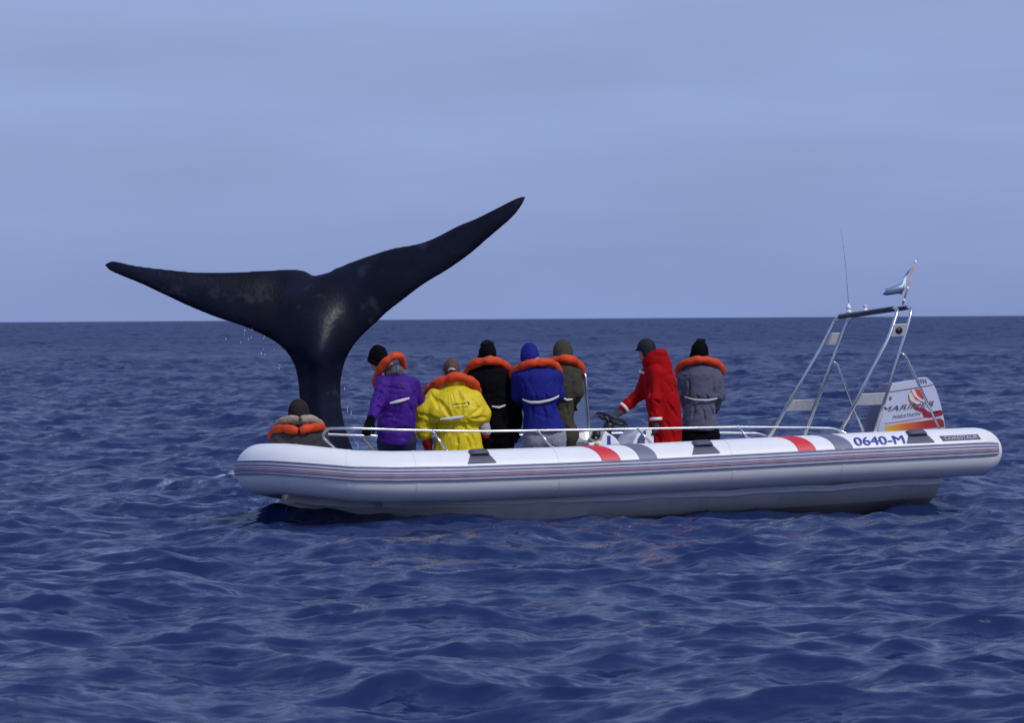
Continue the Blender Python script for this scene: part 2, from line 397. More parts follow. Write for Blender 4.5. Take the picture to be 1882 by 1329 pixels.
def build_sea():
    A = ocean(1024, 44.0, R(276), 3.2, 0.16, 8.0, 3, 2.6, 0.10)
    Bf = ocean(512, 61.0, R(222), 7.0, 1.2, 20.0, 8, 3.0, 0.1)
    d = [2.5]
    while d[-1] < 14: d.append(d[-1] + 0.09)
    while d[-1] < 26: d.append(d[-1] + 0.045)
    while d[-1] < 160: d.append(d[-1] * 1.0022)
    while d[-1] < 30000: d.append(d[-1] * (1.006 if d[-1] < 2000 else 1.08))
    d = np.array(d)
    ang = np.concatenate([np.linspace(-75, -16, 26)[:-1], np.linspace(-16, 16, 470), np.linspace(16, 75, 26)[1:]])
    ang = np.radians(ang)
    D, T = np.meshgrid(d, ang, indexing='ij'); X = D * np.sin(T); Y = D * np.cos(T)
    c1, s1 = math.cos(.21), math.sin(.21); c2, s2 = math.cos(-.5), math.sin(-.5)
    Xs = X * .78                              # crests run long across the wind
    h, dx, dy = sample(A, 44.0, Xs * c1 - Y * s1, Xs * s1 + Y * c1)
    dx, dy = dx * c1 + dy * s1, -dx * s1 + dy * c1
    H, DX, DY = sample(Bf, 61.0, X * c2 - Y * s2 + 9, X * s2 + Y * c2 + 5)
    DX, DY = DX * c2 + DY * s2, -DX * s2 + DY * c2
    a1 = np.interp(D, [0, 120, 900, 4000, 15000], [.043, .048, .16, .20, 0]); a2 = np.interp(D, [0, 4000, 12000], [.045, .045, 0])
    Z = a1 * h + a2 * H - 0.055; ch = -0.92
    X = X + np.minimum(1, 200 / D) * ch * (a1 * dx + a2 * DX); Y = Y + np.minimum(1, 200 / D) * ch * (a1 * dy + a2 * DY)
    # the hull displaces the water it sits in
    rel = np.stack([X - BO[0], Y - BO[1], Z - BO[2]], -1) @ BB
    uu, vv = rel[..., 0], np.abs(rel[..., 1])
    inside = np.clip((0.80 - vv) / 0.12, 0, 1) * np.clip((3.4 - uu) / .1, 0, 1) * np.clip((uu + 2.5) / .5, 0, 1)
    Z = Z - inside * (Z + 0.55)
    # disturbed water round the whale's stock
    wp = atY(470, 870, 37.5)
    rr_ = np.hypot((X - wp[0]) / 2.6, (Y - wp[1]) / 2.2)
    foam = 0.62 * np.exp(-rr_ ** 2 * 1.1)
    rb = np.hypot((X + 3.55) / 0.55, (Y - 39.6) / 1.7); foam = np.maximum(foam, 0.85 * np.exp(-rb ** 2 * 1.3))
    rc = np.hypot((X + 2.0) / 0.35, (Y - 29.6) / 0.6); foam = np.maximum(foam, 0.45 * np.exp(-rc ** 2))
    far = np.clip((D - 35) / 240, 0, 1) ** .7
    nr, nc = X.shape
    V = np.stack([X, Y, Z], -1).reshape(-1, 3)
    i = (np.arange(nr - 1)[:, None] * nc + np.arange(nc - 1)[None, :]).ravel()
    Q = np.stack([i, i + 1, i + nc + 1, i + nc], 1)
    o = mesh_np('sea', V, Q, water_material(), None)
    for nm, ar in (('foam', foam), ('far', far)):
        at = o.data.attributes.new(nm, 'FLOAT', 'POINT'); at.data.foreach_set('value', ar.ravel().astype(np.float32))
    o['kind'] = 'structure'
    return o
sea = build_sea()

# ------------------------------------------------------------------ whale tail
def build_whale():
    Yw = 37.5
    top = [(187, 485), (201, 479), (218, 481), (250, 488), (300, 494), (350, 499), (400, 500), (450, 498), (500, 495), (538, 494), (558, 497),
           (573, 505), (590, 502), (606, 497), (612, 492), (622, 489), (640, 481), (680, 467), (720, 455), (750, 450), (775, 444.5), (804, 433), (840, 414), (870, 402), (905, 385), (940, 367), (959, 359), (969, 359)]
    right = [(969, 359), (957, 381), (937, 404), (902, 434), (864, 467), (823, 496), (780, 522), (740, 552), (712, 574), (692, 593), (670, 613),
             (651, 635), (637, 660), (629, 690), (627, 720), (630, 755), (638, 790), (652, 830), (668, 880), (690, 950), (720, 1050)]
    left = [(560, 1050), (566, 950), (564, 880), (560, 830), (556, 790), (552, 750), (549, 715), (546, 692), (540, 671), (528, 650), (508, 631), (478, 614),
            (440, 598), (400, 585), (350, 565), (300, 542), (260, 523), (225, 509), (198, 497), (187, 485)]
    def tow(pl): return np.array([atY(x, y, Yw)[[0, 2]] for x, y in catmull(np.array(pl, float), 4)])
    T_, Rt, Lf = tow(top), tow(right), tow(left)
    poly = np.concatenate([T_[:-1], Rt, Lf[:-1]])
    hx, hy, hz = 0.016, 0.011, 0.016
    xs = np.arange(poly[:, 0].min() - .1, poly[:, 0].max() + .1, hx); zs = np.arange(-.6, poly[:, 1].max() + .1, hz)
    Xg, Zg = np.meshgrid(xs, zs, indexing='ij'); q = np.stack([Xg, Zg], -1).reshape(-1, 2)
    def dist(pl):
        best = np.full(len(q), 1e9)
        for a, b in zip(pl[:-1], pl[1:]):
            d = b - a; t = np.clip(((q - a) @ d) / (d @ d + 1e-12), 0, 1); e_ = q - a - t[:, None] * d
            best = np.minimum(best, (e_ ** 2).sum(1))
        return np.sqrt(best)
    dl = np.minimum(dist(Rt), dist(Lf)); dt = dist(T_)
    ins = np.zeros(len(q), bool); pp = np.concatenate([poly, poly[:1]])
    for a, b in zip(pp[:-1], pp[1:]):
        c = (a[1] > q[:, 1]) != (b[1] > q[:, 1])
        with np.errstate(divide='ignore', invalid='ignore'):
            xi = (b[0] - a[0]) * (q[:, 1] - a[1]) / (b[1] - a[1]) + a[0]
        ins ^= c & (q[:, 0] < xi)
    s0 = 0.42
    lead = np.sqrt(np.clip(1 - (1 - np.clip(dl / s0, 0, 1)) ** 2, 0, 1)); trail = np.clip(dt / 0.55, 0, 1) ** 0.8
    zq = q[:, 1]; zf = atY(580, 600, Yw)[2]
    Tl = 0.010 + 0.125 * lead * trail * np.clip(0.35 + dl * 1.2, 0, 1.3)
    # the stock: round, deepening towards the water
    zc = np.array([atY(600, y, Yw)[2] for y in (1050, 900, 800, 700, 640, 580, 520)])
    xc = np.interp(zq, zc[:], [atY(x, 800, Yw)[0] for x in (640, 616, 598, 588, 586, 584, 580)])
    hw = np.interp(zq, zc[:], [.53, .38, .30, .27, .30, .34, .40])
    Bd = np.interp(zq, zc[:], [1.1, .80, .58, .42, .31, .20, .06])
    st = Bd * np.sqrt(np.clip(1 - ((q[:, 0] - xc) / hw) ** 2, 0, 1))
    kk = 0.16; hh = np.clip(.5 + .5 * (st - Tl) / kk, 0, 1); T2 = Tl * (1 - hh) + st * hh + kk * hh * (1 - hh)
    edge = np.clip(dl / 0.05, 0, 1)
    T2 += 0.012 * (vnoise(np.stack([q[:, 0] * 1.6, zq * 2.2, zq * 0], 1), 2) - .5) * edge
    dm = np.minimum(dl, dt); T2 = np.where(ins, np.minimum(T2, 2.2 * dl), -dm); T2 = np.where(ins, np.minimum(T2, 1.1 * dm + .004), T2)
    # the blades lean back and curl at the ends
    xm = atY(580, 500, Yw)[0]; sp = (q[:, 0] - xm)
    lx = np.concatenate([Lf[:, 0], Rt[:, 0]]); lz = np.concatenate([Lf[:, 1], Rt[:, 1]]); okz = lz > zf - .25; o_ = np.argsort(lx[okz])
    zl = np.interp(xs, lx[okz][o_], lz[okz][o_]); ker = np.hanning(57); ker /= ker.sum()
    zl = np.convolve(np.pad(zl, 28, 'edge'), ker, 'valid')
    dz = Zg - zl[:, None]; up_ = np.logaddexp(0, dz / .12) * .12
    sp2 = Xg - xm
    y0 = 0.17 * up_ + 0.20 * up_ ** 2 + 0.10 * (dz - up_) + np.where(sp2 < 0, 0.022 * sp2 ** 2, 0.010 * sp2 ** 2)
    T2 = T2.reshape(Xg.shape); ins2 = ins.reshape(Xg.shape); dl2 = dl.reshape(Xg.shape); dm2 = dm.reshape(Xg.shape)
    k5 = np.hanning(19); k5 /= k5.sum()
    def blur(a):
        a = np.apply_along_axis(lambda r_: np.convolve(np.pad(r_, 9, 'edge'), k5, 'valid'), 0, a)
        return np.apply_along_axis(lambda r_: np.convolve(np.pad(r_, 9, 'edge'), k5, 'valid'), 1, a)
    Tb = blur(blur(np.maximum(T2, 0)))
    T2 = np.where(ins2, np.minimum(np.minimum(Tb, 2.2 * dl2), 1.1 * dm2 + .004), T2)
    y0 = blur(y0)
    ys = np.arange((y0 - np.maximum(T2, 0)).min() - .08, (y0 + np.maximum(T2, 0)).max() + .08, hy)
    Fd = (np.abs(ys[None, :, None] - y0[:, None, :]) - T2[:, None, :]).astype(np.float32)
    V, Q = nets(Fd, (xs[0], ys[0], zs[0]), (hx, hy, hz))
    # light relaxation
    for _ in range(8):
        acc = np.zeros_like(V); c = np.zeros(len(V))
        for a in range(4):
            b = (a + 1) % 4
            np.add.at(acc, Q[:, a], V[Q[:, b]]); np.add.at(acc, Q[:, b], V[Q[:, a]]); np.add.at(c, Q[:, a], 1); np.add.at(c, Q[:, b], 1)
        V = V * .5 + .5 * acc / np.maximum(c, 1)[:, None]
    V[:, 1] += Yw
    m = bpy.data.materials.new('wet_whale_skin'); m.use_nodes = True; nt = m.node_tree; b = nt.nodes['Principled BSDF']
    t = N(nt, 'ShaderNodeTexCoord')
    n = N(nt, 'ShaderNodeTexNoise'); n.inputs['Scale'].default_value = 1.7; n.inputs['Detail'].default_value = 7; n.inputs['Distortion'].default_value = .8
    mpp = N(nt, 'ShaderNodeMapping'); mpp.inputs['Scale'].default_value = (1, 1, 1.3)
    nt.links.new(t.outputs['Object'], mpp.inputs[0]); nt.links.new(mpp.outputs[0], n.inputs[0])
    r = N(nt, 'ShaderNodeValToRGB'); r.color_ramp.elements[0].position = .35; r.color_ramp.elements[0].color = (.0035, .0038, .009, 1)
    r.color_ramp.elements[1].position = .75; r.color_ramp.elements[1].color = (.009, .0105, .027, 1)
    nt.links.new(n.outputs[0], r.inputs[0])
    # pale scuffed patches
    n2 = N(nt, 'ShaderNodeTexNoise'); n2.inputs['Scale'].default_value = 3.4; n2.inputs['Detail'].default_value = 5; nt.links.new(t.outputs['Object'], n2.inputs[0])
    r2 = N(nt, 'ShaderNodeMapRange'); r2.inputs[1].default_value = .60; r2.inputs[2].default_value = .70; r2.inputs[4].default_value = .8; nt.links.new(n2.outputs[0], r2.inputs[0])
    mx = N(nt, 'ShaderNodeMix', data_type='RGBA'); nt.links.new(r2.outputs[0], mx.inputs[0]); nt.links.new(r.outputs[0], mx.inputs[6]); mx.inputs[7].default_value = (.026, .028, .044, 1)
    nt.links.new(mx.outputs[2], b.inputs['Base Color'])
    rr = N(nt, 'ShaderNodeMapRange'); rr.inputs[3].default_value = .28; rr.inputs[4].default_value = .46; nt.links.new(n2.outputs[0], rr.inputs[0]); nt.links.new(rr.outputs[0], b.inputs['Roughness'])
    n3 = N(nt, 'ShaderNodeTexNoise'); n3.inputs['Scale'].default_value = 20; n3.inputs['Detail'].default_value = 4
    mp3 = N(nt, 'ShaderNodeMapping'); mp3.inputs['Scale'].default_value = (1, 1, .8); nt.links.new(t.outputs['Object'], mp3.inputs[0]); nt.links.new(mp3.outputs[0], n3.inputs[0])
    bp = N(nt, 'ShaderNodeBump'); bp.inputs['Strength'].default_value = .22; bp.inputs['Distance'].default_value = .02
    nt.links.new(n3.outputs[0], bp.inputs['Height']); nt.links.new(bp.outputs[0], b.inputs['Normal'])
    sset(b, 'Specular IOR Level', .13)
    o = mesh_np('whale', V, Q, m, None)
    return tag(o, 'dark wet whale tail with broad flukes raised out of the sea behind the boat', 'whale')
whale = build_whale()

def build_drips():
    g = np.random.default_rng(5); V = []; F_ = []
    def drop(c, r, l):
        b = len(V); c = np.asarray(c)
        for dx, dy, dz in ((1, 0, 0), (0, 1, 0), (-1, 0, 0), (0, -1, 0)): V.append(c + np.array([dx * r, dy * r, 0]))
        V.append(c + np.array([0, 0, l])); V.append(c - np.array([0, 0, r]))
        for k in range(4): F_.append((b + k, b + (k + 1) % 4, b + 4)); F_.append((b + (k + 1) % 4, b + k, b + 5))
    for _ in range(22):
        px = g.uniform(405, 520); e_ = np.interp(px, [400, 440, 478, 508, 528], [583, 598, 614, 631, 650])
        drop(atY(px, e_ + abs(g.normal(0, 30)), 37.4 + g.uniform(-.2, .3)), g.uniform(.002, .005), g.uniform(.01, .05))
    for _ in range(6):
        px = g.uniform(632, 662); e_ = np.interp(px, [628, 640, 655, 662], [690, 740, 800, 830])
        drop(atY(px, e_ + g.uniform(0, 40), 37.3 + g.uniform(-.3, .2)), g.uniform(.003, .006), g.uniform(.04, .14))
    m = mat('water_drops', (.75, .82, .9), .08, .05, spec=.8)
    o = mesh_np('water_drips', V, F_, m, None); o['kind'] = 'stuff'
    return tag(o, 'fine drips of water falling from the whale flukes', 'water drops')
drips = build_drips()

# ------------------------------------------------------------------ the boat
M_tube = mat('white_hypalon', (.76, .75, .735), .42, .03, 3.0, bump=.10, bscale=180, dirt=((.42, .41, .42), 5.0, .16))
M_hull = mat('grey_gelcoat', (.60, .57, .56), .30, .05, 2.5, dirt=((.25, .24, .22), 3.0, .35))
M_lip = mat('pale_gelcoat', (.66, .67, .70), .35, .05, 3.0)
M_rub = mat('lavender_rubber', (.42, .41, .50), .55, .06, 8)
M_navy = mat('navy_rubber', (.19, .19, .27), .55, .15, 8)
M_redline = mat('faded_red_rubber', (.42, .21, .24), .55, .15, 8)
M_black = mat('black_plastic', (.012, .012, .014), .45, .2, 10)
M_red = mat('red_band', (.60, .018, .030), .5, .06, 6)
M_grey = mat('grey_band', (.135, .14, .20), .5, .06, 6)
M_pad = mat('grey_rubber_pad', (.075, .075, .11), .6, .12, 12)
M_blue = mat('blue_lettering', (.020, .045, .28), .5, .05, 8)
M_steel = mat('stainless_steel', (.62, .62, .63), .28, .06, 20, metal=1.0)
M_plate = mat('brushed_plate', (.46, .45, .43), .42, .10, 30, metal=.75)
M_dark = mat('dark_bar', (.035, .035, .060), .4, .1, 10)
M_white = mat('white_gelcoat', (.78, .78, .79), .35, .04, 5)
M_deck = mat('deck_grey', (.40, .41, .42), .6, .12, 8, bump=.2, bscale=200)
M_rope = mat('tan_rope', (.30, .22, .17), .85, .2, 40)

boat = empty('inflatable_boat')
boat.matrix_world = Matrix([[BB[0, 0], BB[0, 1], BB[0, 2], BO[0]], [BB[1, 0], BB[1, 1], BB[1, 2], BO[1]],
                            [BB[2, 0], BB[2, 1], BB[2, 2], BO[2]], [0, 0, 0, 1]])
tag(boat, 'long white inflatable boat with red and grey bands, rails and a steel arch', 'boat')

TR = 0.252
def wc(u): return np.interp(u, [-3.65, -3.5, -3.25, -2.95, -2.6, -2.0, -.9, .1, 1.2, 2.2, 3.8, 4.2], [.525, .510, .465, .415, .392, .377, .372, .377, .391, .405, .419, .421])
ctl = [(4.06, -1), (3.95, -1), (3.6, -1), (2.6, -1), (1.4, -1), (.2, -1), (-.8, -1), (-1.7, -1.0), (-2.25, -.985), (-2.7, -.93), (-3.05, -.82), (-3.33, -.63), (-3.52, -.38), (-3.62, -.12)]
ctl = ctl + [(u, -v) for u, v in ctl[::-1]]
plan = catmull(np.array(ctl, float), 8)
tubeC = np.column_stack([plan, wc(plan[:, 0])])
tT = np.gradient(tubeC, axis=0); tT[:, 2] = 0; tT /= np.linalg.norm(tT, axis=1)[:, None]
tN = np.cross(np.array([0, 0, 1.0]), tT)
def trad(u): return np.where(u > 3.70, TR * np.sqrt(np.clip(1 - (np.clip(u - 3.70, 0, .37) / .37) ** 2.6, 0.0, 1)), TR)
def wrap(name, th0, th1, off, material, parent, nth=6, i0=0, i1=None, thick=0.0):
    """a strip running along the tube between two angles"""
    i1 = i1 or len(tubeC); V = []; F_ = []
    th = np.linspace(th0, th1, nth)
    prof = [(a, off) for a in th]
    if thick: prof = [(th0, off - thick)] + prof + [(th1, off - thick)]
    m = len(prof)
    for i in range(i0, i1):
        for a, of in prof:
            r_ = trad(tubeC[i, 0]) + of
            V.append(tubeC[i] + tN[i] * r_ * math.cos(a) + np.array([0, 0, r_ * math.sin(a)]))
    for i in range(i1 - i0 - 1):
        for k in range(m - 1): F_.append((i * m + k, i * m + k + 1, (i + 1) * m + k + 1, (i + 1) * m + k))
    return mesh_np(name, V, F_, material, parent)
# buoyancy tube
seg = 40; ends = np.linspace(0, 1, 9)
V = []; F_ = []; rows = []
for i in range(len(tubeC)):
    r_ = float(trad(tubeC[i, 0]))
    for k in range(seg):
        a = 2 * math.pi * k / seg; V.append(tubeC[i] + tN[i] * r_ * math.cos(a) + np.array([0, 0, r_ * math.sin(a)]))
# finer rounded ends: insert rings between 3.70 and 4.07
def end_rings(vsign):
    out = []
    for uu in 3.70 + .37 * np.sin(np.linspace(0.15, 1, 9) * math.pi / 2):
        r_ = float(trad(uu)) if uu < 4.069 else .004
        out.append([np.array([uu, vsign, wc(uu)]) + np.array([0, vsign * r_ * math.cos(a), r_ * math.sin(a)]) for a in np.arange(seg) * 2 * math.pi / seg])
    return out
keep = [i for i in range(len(tubeC)) if tubeC[i, 0] <= 3.70]
rings = [[np.array(V[i * seg + k]) for k in range(seg)] for i in keep]
def far_fix(ring): return ring
rings = end_rings(-1)[::-1] + rings + end_rings(1)
V = [p for r_ in rings for p in r_]; F_ = []
for i in range(len(rings) - 1):
    for k in range(seg):
        l = (k + 1) % seg; F_.append((i * seg + k, (i + 1) * seg + k, (i + 1) * seg + l, i * seg + l))
tube = mesh_np('buoyancy_tube', V, F_, M_tube, boat)
i0 = min(i for i in range(len(tubeC)) if tubeC[i, 0] < 3.97); i1 = max(i for i in range(len(tubeC)) if tubeC[i, 0] < 3.97)
strake = wrap('rubbing_strake', R(-10), R(20), .012, M_rub, boat, 8, i0, i1, .014)
for a0, a1, mm in ((16.5, 20.2, M_navy), (9.5, 12.0, M_navy), (3.2, 5.0, M_navy), (-.6, 2.2, M_redline), (-3.4, -1.6, M_navy), (-10.2, -7.2, M_navy)):
    wrap('trim_line', R(a0), R(a1), .0165, mm, strake, 3, i0, i1, .006)
# glued seams round the tube
for us in (-3.42, -2.95, -2.35, -.9, 1.0, 2.15):
    i = int(np.argmin(np.abs(tubeC[:len(tubeC) // 2, 0] - us)))
    V = []; F_ = []
    for j in (0, 1):
        c = tubeC[i] + (tubeC[i + 1] - tubeC[i]) / np.linalg.norm(tubeC[i + 1] - tubeC[i]) * .035 * j
        for k in range(seg + 1):
            a = 2 * math.pi * k / seg; V.append(c + (TR + .003) * (tN[i] * math.cos(a) + np.array([0, 0, math.sin(a)])))
    for k in range(seg): F_.append((k, seg + 1 + k, seg + 2 + k, k + 1))
    mesh_np('seam_tape', V, F_, M_tube, tube)

def tpt(u, th, off=.004):                        # point on the near tube
    r_ = float(trad(np.array(u))) + off; return np.array([u, -1 - r_ * math.cos(th), float(wc(u)) + r_ * math.sin(th)])
def band(u_bot, u_top, width_bot, width_top, material):
    V = []; F_ = []; th = np.linspace(R(22), R(118), 16); n = 5
    for a in th:
        t = (a - R(22)) / (R(88) - R(22)); q = t ** 1.7 if t > 0 else 0
        c = u_bot + (u_top - u_bot) * q; w = width_bot + (width_top - width_bot) * min(t, 1.2)
        for k in range(n): V.append(tpt(c + w * k / (n - 1), a))
    for i in range(len(th) - 1):
        for k in range(n - 1): F_.append((i * n + k, i * n + k + 1, (i + 1) * n + k + 1, (i + 1) * n + k))
    return mesh_np('colour_band', V, F_, material, tube)
for xb, yb, xb2, xt, yt, xt2, mm in ((1106, 846, 1141, 1058, 821, 1088, M_red), (1175, 842, 1208, 1131, 819, 1162, M_grey),
                                     (1467, 828, 1500, 1420, 809, 1448, M_red), (1535, 825, 1568, 1486, 805, 1516, M_grey)):
    ub, ub2 = P(xb, yb, -1.23)[0], P(xb2, yb, -1.23)[0]; ut, ut2 = P(xt, yt, -1.0)[0], P(xt2, yt, -1.0)[0]
    band(ub, ut, ub2 - ub, ut2 - ut, mm)
def tube_text(s, ua, ub, th0, hgt, material, name, parent, bold=.012, shear=0.0, off=.006):
    V, F_ = text_vf(s, 1.0, bold, shear, 1); V[:, 0] *= (ub - ua) / V[:, 0].max(); V[:, 1] *= hgt / V[:, 1].max()
    return mesh_np(name, [tpt(ua + x, th0 + y / TR, off) for x, y, _ in V], F_, material, parent, smooth=False)
for dx_, of_ in ((0, .006), (.007, .0085)): tube_text('0640-M', P(1570, 820, -1.2)[0] + dx_, P(1661, 812, -1.2)[0] + dx_, R(27), .110, M_blue, 'registration_lettering', tube, 0.0, 0, of_)
ua, ub = P(1731, 806, -1.2)[0], P(1801, 803, -1.2)[0]
V = []; F_ = []
for i, th in enumerate(np.linspace(R(29), R(44), 4)):
    for k in range(7): V.append(tpt(ua + (ub - ua) * k / 6 - .02 * i / 3, th, .005))
for i in range(3):
    for k in range(6): F_.append((i * 7 + k, i * 7 + k + 1, i * 7 + k + 8, i * 7 + k + 7))
plate = mesh_np('name_plate', V, F_, M_pad, tube)
tube_text('CORESTAUR', ua + .025, ub - .03, R(31.5), .042, M_rub, 'plate_lettering', tube, .01, 0, .0075)
# step pads glued to the tube: a flat patch with an overhanging ledge
for x0, x1, yb in ((858, 911, 851), (1270, 1322, 836), (1664, 1716, 816)):
    u0, u1 = P(x0, yb, -1.2)[0], P(x1, yb, -1.2)[0]; um = (u0 + u1) / 2; L = u1 - u0
    V = []; F_ = []; n = 11; ths = np.linspace(R(27), R(60), 8)
    for j, a in enumerate(ths):
        t = j / 7; half = L / 2 * (1 - .46 * t ** .9)
        for k in range(n): V.append(tpt(um + half * (2 * k / (n - 1) - 1), a, .008))
    for j in range(7):
        for k in range(n - 1): F_.append((j * n + k, j * n + k + 1, (j + 1) * n + k + 1, (j + 1) * n + k))
    pad = mesh_np('step_pad', V, F_, M_pad, boat)
    prof = [(R(49), .006), (R(46), .036), (R(51), .046), (R(64), .036), (R(71), .006)]
    V = []; F_ = []
    for k, t in enumerate(np.linspace(-1, 1, 9)):
        for a, of in prof: V.append(tpt(um + L * .31 * t, a, of * (1 - .35 * abs(t) ** 6)))
    m_ = len(prof)
    for k in range(8):
        for j in range(m_ - 1): F_.append((k * m_ + j, (k + 1) * m_ + j, (k + 1) * m_ + j + 1, k * m_ + j + 1))
    F_.append(tuple(range(m_))); F_.append(tuple(8 * m_ + j for j in range(m_))[::-1])
    mesh_np('ledge', V, F_, M_pad, pad)

# rigid hull under the tube
st = [(-3.45, .015, .225, .012, .205, .20), (-3.25, .13, .205, .08, .16, .13), (-3.0, .34, .17, .24, .09, .035), (-2.7, .56, .145, .44, .015, -.075), (-2.3, .73, .125, .60, -.05, -.21), (-1.8, .84, .11, .70, -.09, -.32),
      (-1.0, .90, .105, .745, -.105, -.36), (.5, .92, .105, .76, -.095, -.36), (2, .92, .112, .76, -.07, -.34), (3.42, .92, .14, .76, -.035, -.32)]
SS = np.array(st); un = np.linspace(-3.45, 3.42, 60)
I = lambda k: np.interp(un, SS[:, 0], SS[:, k])
V = []; F_ = []
for u, vt, wt, vc, wch, wk in zip(un, I(1), I(2), I(3), I(4), I(5)):
    sec = [(-max(vt - .06, .005), wt + .13), (-max(vt - .03, .008), wt - .045), (-vc, wch), (-vc + min(.05, vc * .3), wch - .015), (-vc * .5, (wch + wk) / 2 - .03), (0, wk)]
    full = sec + [(-a, b) for a, b in sec[-2::-1]]
    for a, b in full: V.append((u, a, b))
m_ = 11
for i in range(len(un) - 1):
    for k in range(m_ - 1): F_.append((i * m_ + k, i * m_ + k + 1, (i + 1) * m_ + k + 1, (i + 1) * m_ + k))
F_.append(tuple((len(un) - 1) * m_ + k for k in range(m_)))
hull = mesh_np('hull', V, F_, M_hull, boat)
md = hull.modifiers.new('edge', 'EDGE_SPLIT'); md.split_angle = R(35)
# pale moulded lips along both sides
for sgn in (-1, 1):
    V = []; F_ = []; idx = [i for i, u in enumerate(un) if u > -2.5]
    for i in idx:
        g_ = np.clip((un[i] + 2.5) / 1.5, .12, 1); wob = .006 * math.sin(un[i] * 5.1) + .004 * math.sin(un[i] * 11)
        v_, w_ = I(1)[i], I(2)[i] + wob
        for dv, dw in ((-.06, .025 * g_), (.012 * g_, .030 * g_), (.020 * g_, .018 * g_), (.003, .006 * g_), (.014 * g_, -.028 * g_), (.004, -.040 * g_), (-.04, -.046 * g_)): V.append((un[i], sgn * (v_ + dv), w_ + dw))
    for i in range(len(idx) - 1):
        for k in range(6): F_.append((i * 7 + k, i * 7 + k + 1, (i + 1) * 7 + k + 1, (i + 1) * 7 + k) if sgn < 0 else (i * 7 + k, (i + 1) * 7 + k, (i + 1) * 7 + k + 1, i * 7 + k + 1))
    mesh_np('hull_lip', V, F_, M_lip, hull)
DECK = 0.07
V = []; F_ = []
for u in np.linspace(-2.7, 3.40, 30):
    hv = float(np.interp(u, [-2.7, -2.4, -2, 3.4], [.46, .64, .76, .82]))
    V += [(u, -hv, DECK), (u, hv, DECK)]
for i in range(29): F_.append((2 * i, 2 * i + 2, 2 * i + 3, 2 * i + 1))
mesh_np('deck', V, F_, M_deck, boat, False)
V = []; F_ = []
for u in np.linspace(-3.38, -2.65, 10):
    hv = float(np.interp(u, [-3.38, -3.25, -3.05, -2.65], [.36, .50, .66, .80])); V += [(u, -hv, .285), (u, hv, .285)]
for i in range(9): F_.append((2 * i, 2 * i + 2, 2 * i + 3, 2 * i + 1))
V += [(-2.65, -.8, DECK), (-2.65, .8, DECK)]; F_.append((18, 20, 21, 19))
mesh_np('foredeck', V, F_, M_deck, boat, False)
prism('transom', [(3.36, -.80, DECK), (3.36, .80, DECK), (3.36, .80, .44), (3.36, .30, .44), (3.36, .22, .36), (3.36, -.22, .36), (3.36, -.30, .44), (3.36, -.80, .44)], (1, 0, 0), .06, M_white, boat, .01)
# bow eye and shackle below the stem
eye = pipe('bow_eye', catmull([P(530, 930, -.02), P(526, 940, -.02), P(532, 950, -.02), P(540, 945, -.02), P(538, 932, -.02)], 5), .008, M_dark, boat, 8)
pipe('shackle', catmull([P(532, 947, -.02), P(524, 955, -.02), P(530, 965, -.02), P(539, 957, -.02), P(534, 947, -.02)], 5), .007, M_dark, eye, 8)

# side rails
def mirror(pts): return [np.array([p[0], -p[1], p[2]]) for p in pts]
railpts = [P(621, 829, -.80), P(592, 803, -.76), P(600, 788, -.78), P(640, 787, -.86), P(760, 791, -.92), P(880, 793, -.92), P(1090, 790, -.92), P(1360, 785, -.92), P(1530, 787, -.92), P(1548, 793, -.92), P(1558, 799, -.95)]
foot = [(795, 793, 821, 829), (988, 792, 1015, 823), (1172, 788, 1197, 816), (1357, 785, 1376, 807)]
def ball(name, c, r, material, parent, sq=1.0):
    bm = bmesh.new(); bmesh.ops.create_uvsphere(bm, u_segments=12, v_segments=8, radius=r)
    bmesh.ops.scale(bm, vec=(1, 1, sq), verts=bm.verts); bmesh.ops.translate(bm, vec=Vector(tuple(map(float, c))), verts=bm.verts)
    me = bpy.data.meshes.new(name); bm.to_mesh(me); bm.free(); me.materials.append(material)
    me.polygons.foreach_set('use_smooth', np.full(len(me.polygons), True, bool))
    o = bpy.data.objects.new(name, me); COL.objects.link(o); o.parent = parent; return o
for side in (0, 1):
    fx = (lambda p: mirror(p)) if side else (lambda p: [np.asarray(q) for q in p])
    rail = pipe('side_rail', bend(fx(railpts), .09, 7), .012, M_steel, boat, 12)
    b0 = fx([railpts[0]])[0]; ball('rail_foot', b0 + [0, 0, .0], .030, M_steel, rail, .6)
    for xa, ya, xb, yb in foot:
        a, b = fx([P(xa, ya, -.92), P(xb, yb, -.99)])
        pipe('rail_post', [a, b], .012, M_steel, rail, 10); ball('rail_foot', b, .028, M_steel, rail, .6); ball('rail_clamp', a, .019, M_steel, rail)
rp = [np.array([p[0], .92, p[2]]) for p in (P(668, 806, .92), P(674, 813, .92), P(683, 824, .92), P(690, 836, .92))]
pipe('mooring_rope', catmull(rp, 5), .009, M_rope, boat, 8)

